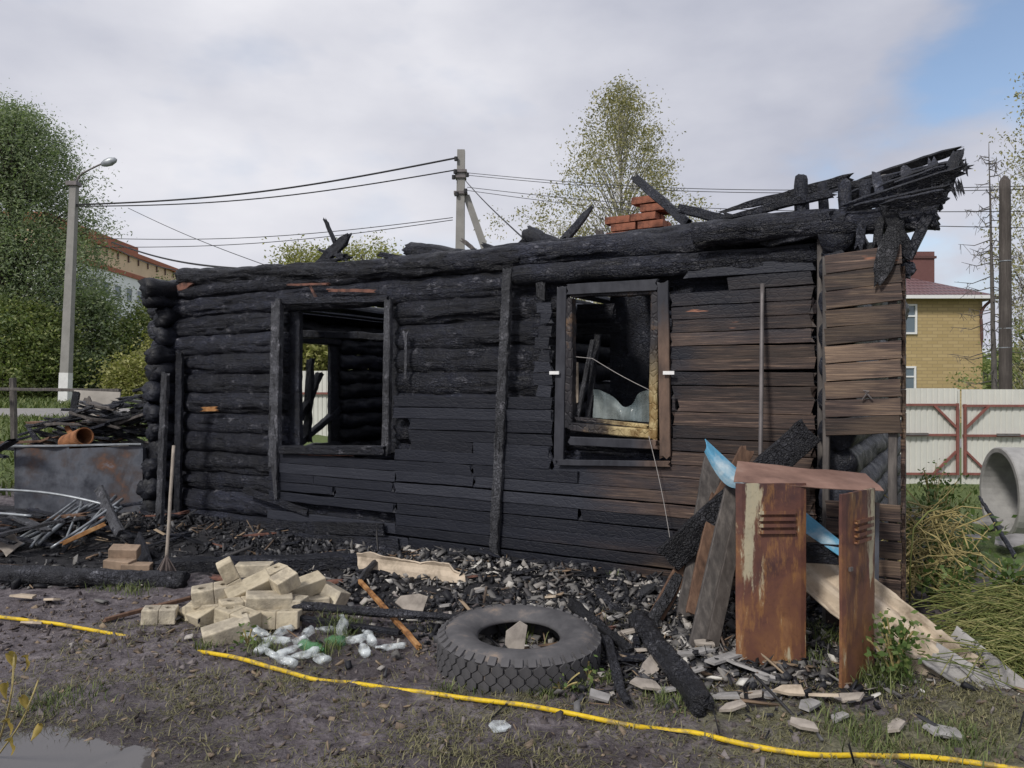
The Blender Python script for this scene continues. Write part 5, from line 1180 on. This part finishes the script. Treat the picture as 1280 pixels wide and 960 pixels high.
MB().box((Lb/2-18, 6, ZT-2.95), (Lb+.3, 12.3, .5)).build('band', 'roof_red', ab); MB().box((Lb/2-18, 6, ZT-1.75), (Lb+.1, 12.1, 1.9)).build('attic', 'cream', ab); MB().box((Lb/2-18, 6, ZT-.55), (Lb+.9, 12.9, .5)).build('roof', 'roof_red', ab); MB().box((-7.5, 6, ZT+.1), (19, 12, .9)).build('roof', 'roof_red', ab)
for i in range(36):
    if i % 2: MB().box((-17+i*1.25, -.16, ZT-.95), (.14, .1, 1.3)).build('bracket', 'brown_trim', ab)
for fl in range(4):
    for i in range(13): far_window(ab, -14+i*2.7, -.04, ZT-5.2-fl*2.9, 1.5, 1.5, mull=False)

# ------------------------------------------------------------------ trees
def tree(name, label, px, Y, base_z, top_py, prof, nclump, nleaf, sig, leafsize, mat, bark, trunk_r, droop=.2, asp=.5, cat='tree', group=None, lean_=0, thin=1., crown_from=.15, vs_=1.0, X=None):
    bx = (px-640)/F*Y if X is None else X
    base = Vector((bx, Y, base_z)); top = P(px, top_py, Y); top.x = bx+lean_; Ht = top.z-base_z
    e_ = empty(name, base, 0, label, cat, group); m = MB()
    n = 14; pth = [Vector((lean_*(j/(n-1))**1.5+.12*math.sin(j*.9)*trunk_r*3, .1*math.cos(j*1.3)*trunk_r*3, Ht*.93*j/(n-1))) for j in range(n)]
    m.sweep(pth, circ(trunk_r, 9), scale=np.linspace(1.1, .08, n), amp=trunk_r*.15, freq=2)
    C = []; S_ = []
    hs = [q[0] for q in prof]; rs = [q[1] for q in prof]
    for i in range(nclump):
        f_ = crown_from+(1-crown_from)*rng.random()**1.2; rad = np.interp(f_, hs, rs)
        a = rng.uniform(0, 2*math.pi); rad = rad*(1+.55*fbm(np.array([[math.cos(a)*1.6+px, math.sin(a)*1.6, f_*7]]), 2)[0]); q = rad*math.sqrt(rng.uniform(.12, 1.0))*rng.uniform(.8, 1.12); c = np.array([q*math.cos(a)+lean_*f_, q*math.sin(a), f_*Ht])
        f0 = max(.05, f_-rng.uniform(.05, .22)-.25*q/max(Ht, 1)); j = f0*(n-1)/.93; j0 = min(int(j), n-2); st = pth[j0].lerp(pth[j0+1], min(1, j-j0))
        mid = st.lerp(Vector(c), .55)+Vector((0, 0, .06*q))
        if i % 2 == 0 or nclump < 120: m.tube([st, mid, Vector(c)], trunk_r*.16*thin, 4, scale=[1, .6, .2], cap=False)
        k = max(3, int(nleaf*rng.uniform(.5, 1.5)))
        s_ = sig*rng.uniform(.6, 1.3); L = rng.normal(0, 1, (k, 3))*np.array([s_, s_, s_*vs_]); L[:, 2] -= droop*np.abs(L[:, 2])*1.2
        C.append(c+L)
    m.build('trunk', bark, e_, True); C = np.concatenate(C); C = C[C[:, 2] > .1]
    V, Fq = leaf_quads(C, leafsize, droop, asp); fast_mesh('crown', V, Fq, mat, e_); return e_
tree('willow_tree', 'tall dense grey green willow behind the street lamp', 12, 38, .9, 140, [(0, 4.), (.2, 4.9), (.5, 4.8), (.7, 4.3), (.85, 3.3), (.95, 2.2), (1, 1.2)], 1000, 120, .48, .165, 'leaf_willow', 'bark', .38, .25, .34, crown_from=.05)
tree('willow_tree', 'lower willow at the far left edge', -75, 36, .9, 150, [(0, 3.), (.3, 4.2), (.6, 4.5), (.85, 3.4), (1, 1.3)], 420, 100, .5, .17, 'leaf_willow', 'bark', .3, .25, .34, crown_from=.05)
tree('birch_tree', 'birch with sparse yellowish autumn leaves behind the chimney', 775, 36, .2, 108, [(0, 3.2), (.3, 4.3), (.5, 4.3), (.63, 3.9), (.77, 2.6), (.9, 1.5), (1, .2)], 460, 84, .33, .125, 'leaf_birch', 'birch_bark', .2, .5, .5, thin=1.2, crown_from=.22, vs_=1.9)
tree('birch_tree', 'birch at the right edge with twigs hanging into the sky', 1300, 24, -.4, 90, [(0, .9), (.3, 1.3), (.6, 1.4), (.85, 1.3), (1, .3)], 240, 40, .22, .10, 'leaf_birch', 'birch_bark', .16, .6, .5, thin=1.0, crown_from=.1, vs_=1.8)
tree('willow_tree', 'green tree low behind the wooden pole at right', 1285, 30, -.5, 400, [(0, 1.6), (.5, 2.), (1, .4)], 110, 40, .3, .15, 'leaf_bush', 'bark', .15, .2, .5, crown_from=.05)
for px, Y, tp_, w_, mt, lb in ((375, 46, 312, 2.2, 'leaf_yellow', 'yellow green tree top left of the broken rafter'), (455, 48, 302, 3.3, 'leaf_yellow', 'broad yellow green tree top right of the broken rafter'), (410, 50, 318, 2.4, 'leaf_yellow', 'yellow green tree top directly behind the broken rafter'), (385, 30, 405, 2.0, 'leaf_yellow', 'bushy tree seen through the left window')):
    tree('round_tree', lb, px, Y, .6, tp_, [(0, w_*.7), (.4, w_), (.75, w_*.95), (1, w_*.45)], 260, 55, .42, .2, mt, 'bark', .2, .2, .5, group='trees beyond the house', crown_from=.1)
for px, Y, tp_, w_, mt, lb in ((185, 40, 378, 1.7, 'leaf_bush', 'bush with fresh green leaves beneath the apartment block'), (215, 42, 358, 1.2, 'leaf_bush', 'bush close to the left house corner'), (150, 38, 405, 1.5, 'leaf_bush', 'rounded bush right of the lamp pole'), (205, 37, 420, 1.3, 'leaf_yellow', 'yellowish bush near the left house corner'), (115, 37, 370, 1.7, 'leaf_willow', 'dark bush behind the lamp pole foot'), (55, 35, 385, 1.8, 'leaf_bush', 'olive bush under the big willow'), (5, 34, 380, 1.8, 'leaf_bush', 'olive bush at the left picture edge'), (165, 34, 455, .9, 'leaf_yellow', 'low yellow flowering bush by the road')):
    tree('bush', lb, px, Y, .85, tp_, [(0, w_*.9), (.4, w_), (.75, w_*.8), (1, w_*.3)], 170, 60, .34, .17, mt, 'bark', .08, .15, .5, 'bush', 'bushes along the road', crown_from=.02)
# dead spruce
ds = empty('dead_tree', (0, 0, 0), 0, 'slender bare dead tree beside the wooden pole', 'tree')
b_ = P(1244, 520, 22); t_ = P(1236, 178, 22)
tk = lerp(b_, t_, 16); MB().sweep(tk, circ(.075, 8), scale=np.linspace(1.2, .1, 16), amp=.02).build('trunk', 'dead_bark', ds, True)
bm2 = MB()
for i in range(70):
    f_ = random.uniform(.12, .96); s_ = b_.lerp(t_, f_); a = random.uniform(0, 6.28); l_ = (1.5-1.15*f_)*random.uniform(.5, 1.2)
    e_ = s_+Vector((math.cos(a)*l_, math.sin(a)*l_, -.18*l_+.15)); md = s_.lerp(e_, .5)+Vector((0, 0, -.12*l_)); bm2.tube([s_, md, e_], .016, 4, scale=[1, .7, .3], cap=False)
    for _ in range(5):
        q = md.lerp(e_, random.random()); bm2.tube([q, q+Vector((random.gauss(0, .12), random.gauss(0, .12), random.uniform(-.3, .02)))], .006, 3, cap=False)
bm2.build('branches', 'dead_bark', ds)
# far tree line closing the horizon
V_ = []
n = 26000; a = rng.uniform(-1.25, 1.25, n); rr = rng.uniform(150, 210, n); X = np.sin(a)*rr; Y = np.cos(a)*rr; hmax = 7+5*fbm(np.stack([X*.03, Y*.03, 0*X], 1), 3); Z = rng.random(n)**.8*np.maximum(2, hmax)
V, Fq = leaf_quads(np.stack([X, Y, Z], 1), 2.2, .1, .7); tag(fast_mesh('distant_wood', V, Fq, 'leaf_bush'), 'far off green wood along the horizon', 'wood', None, 'stuff')
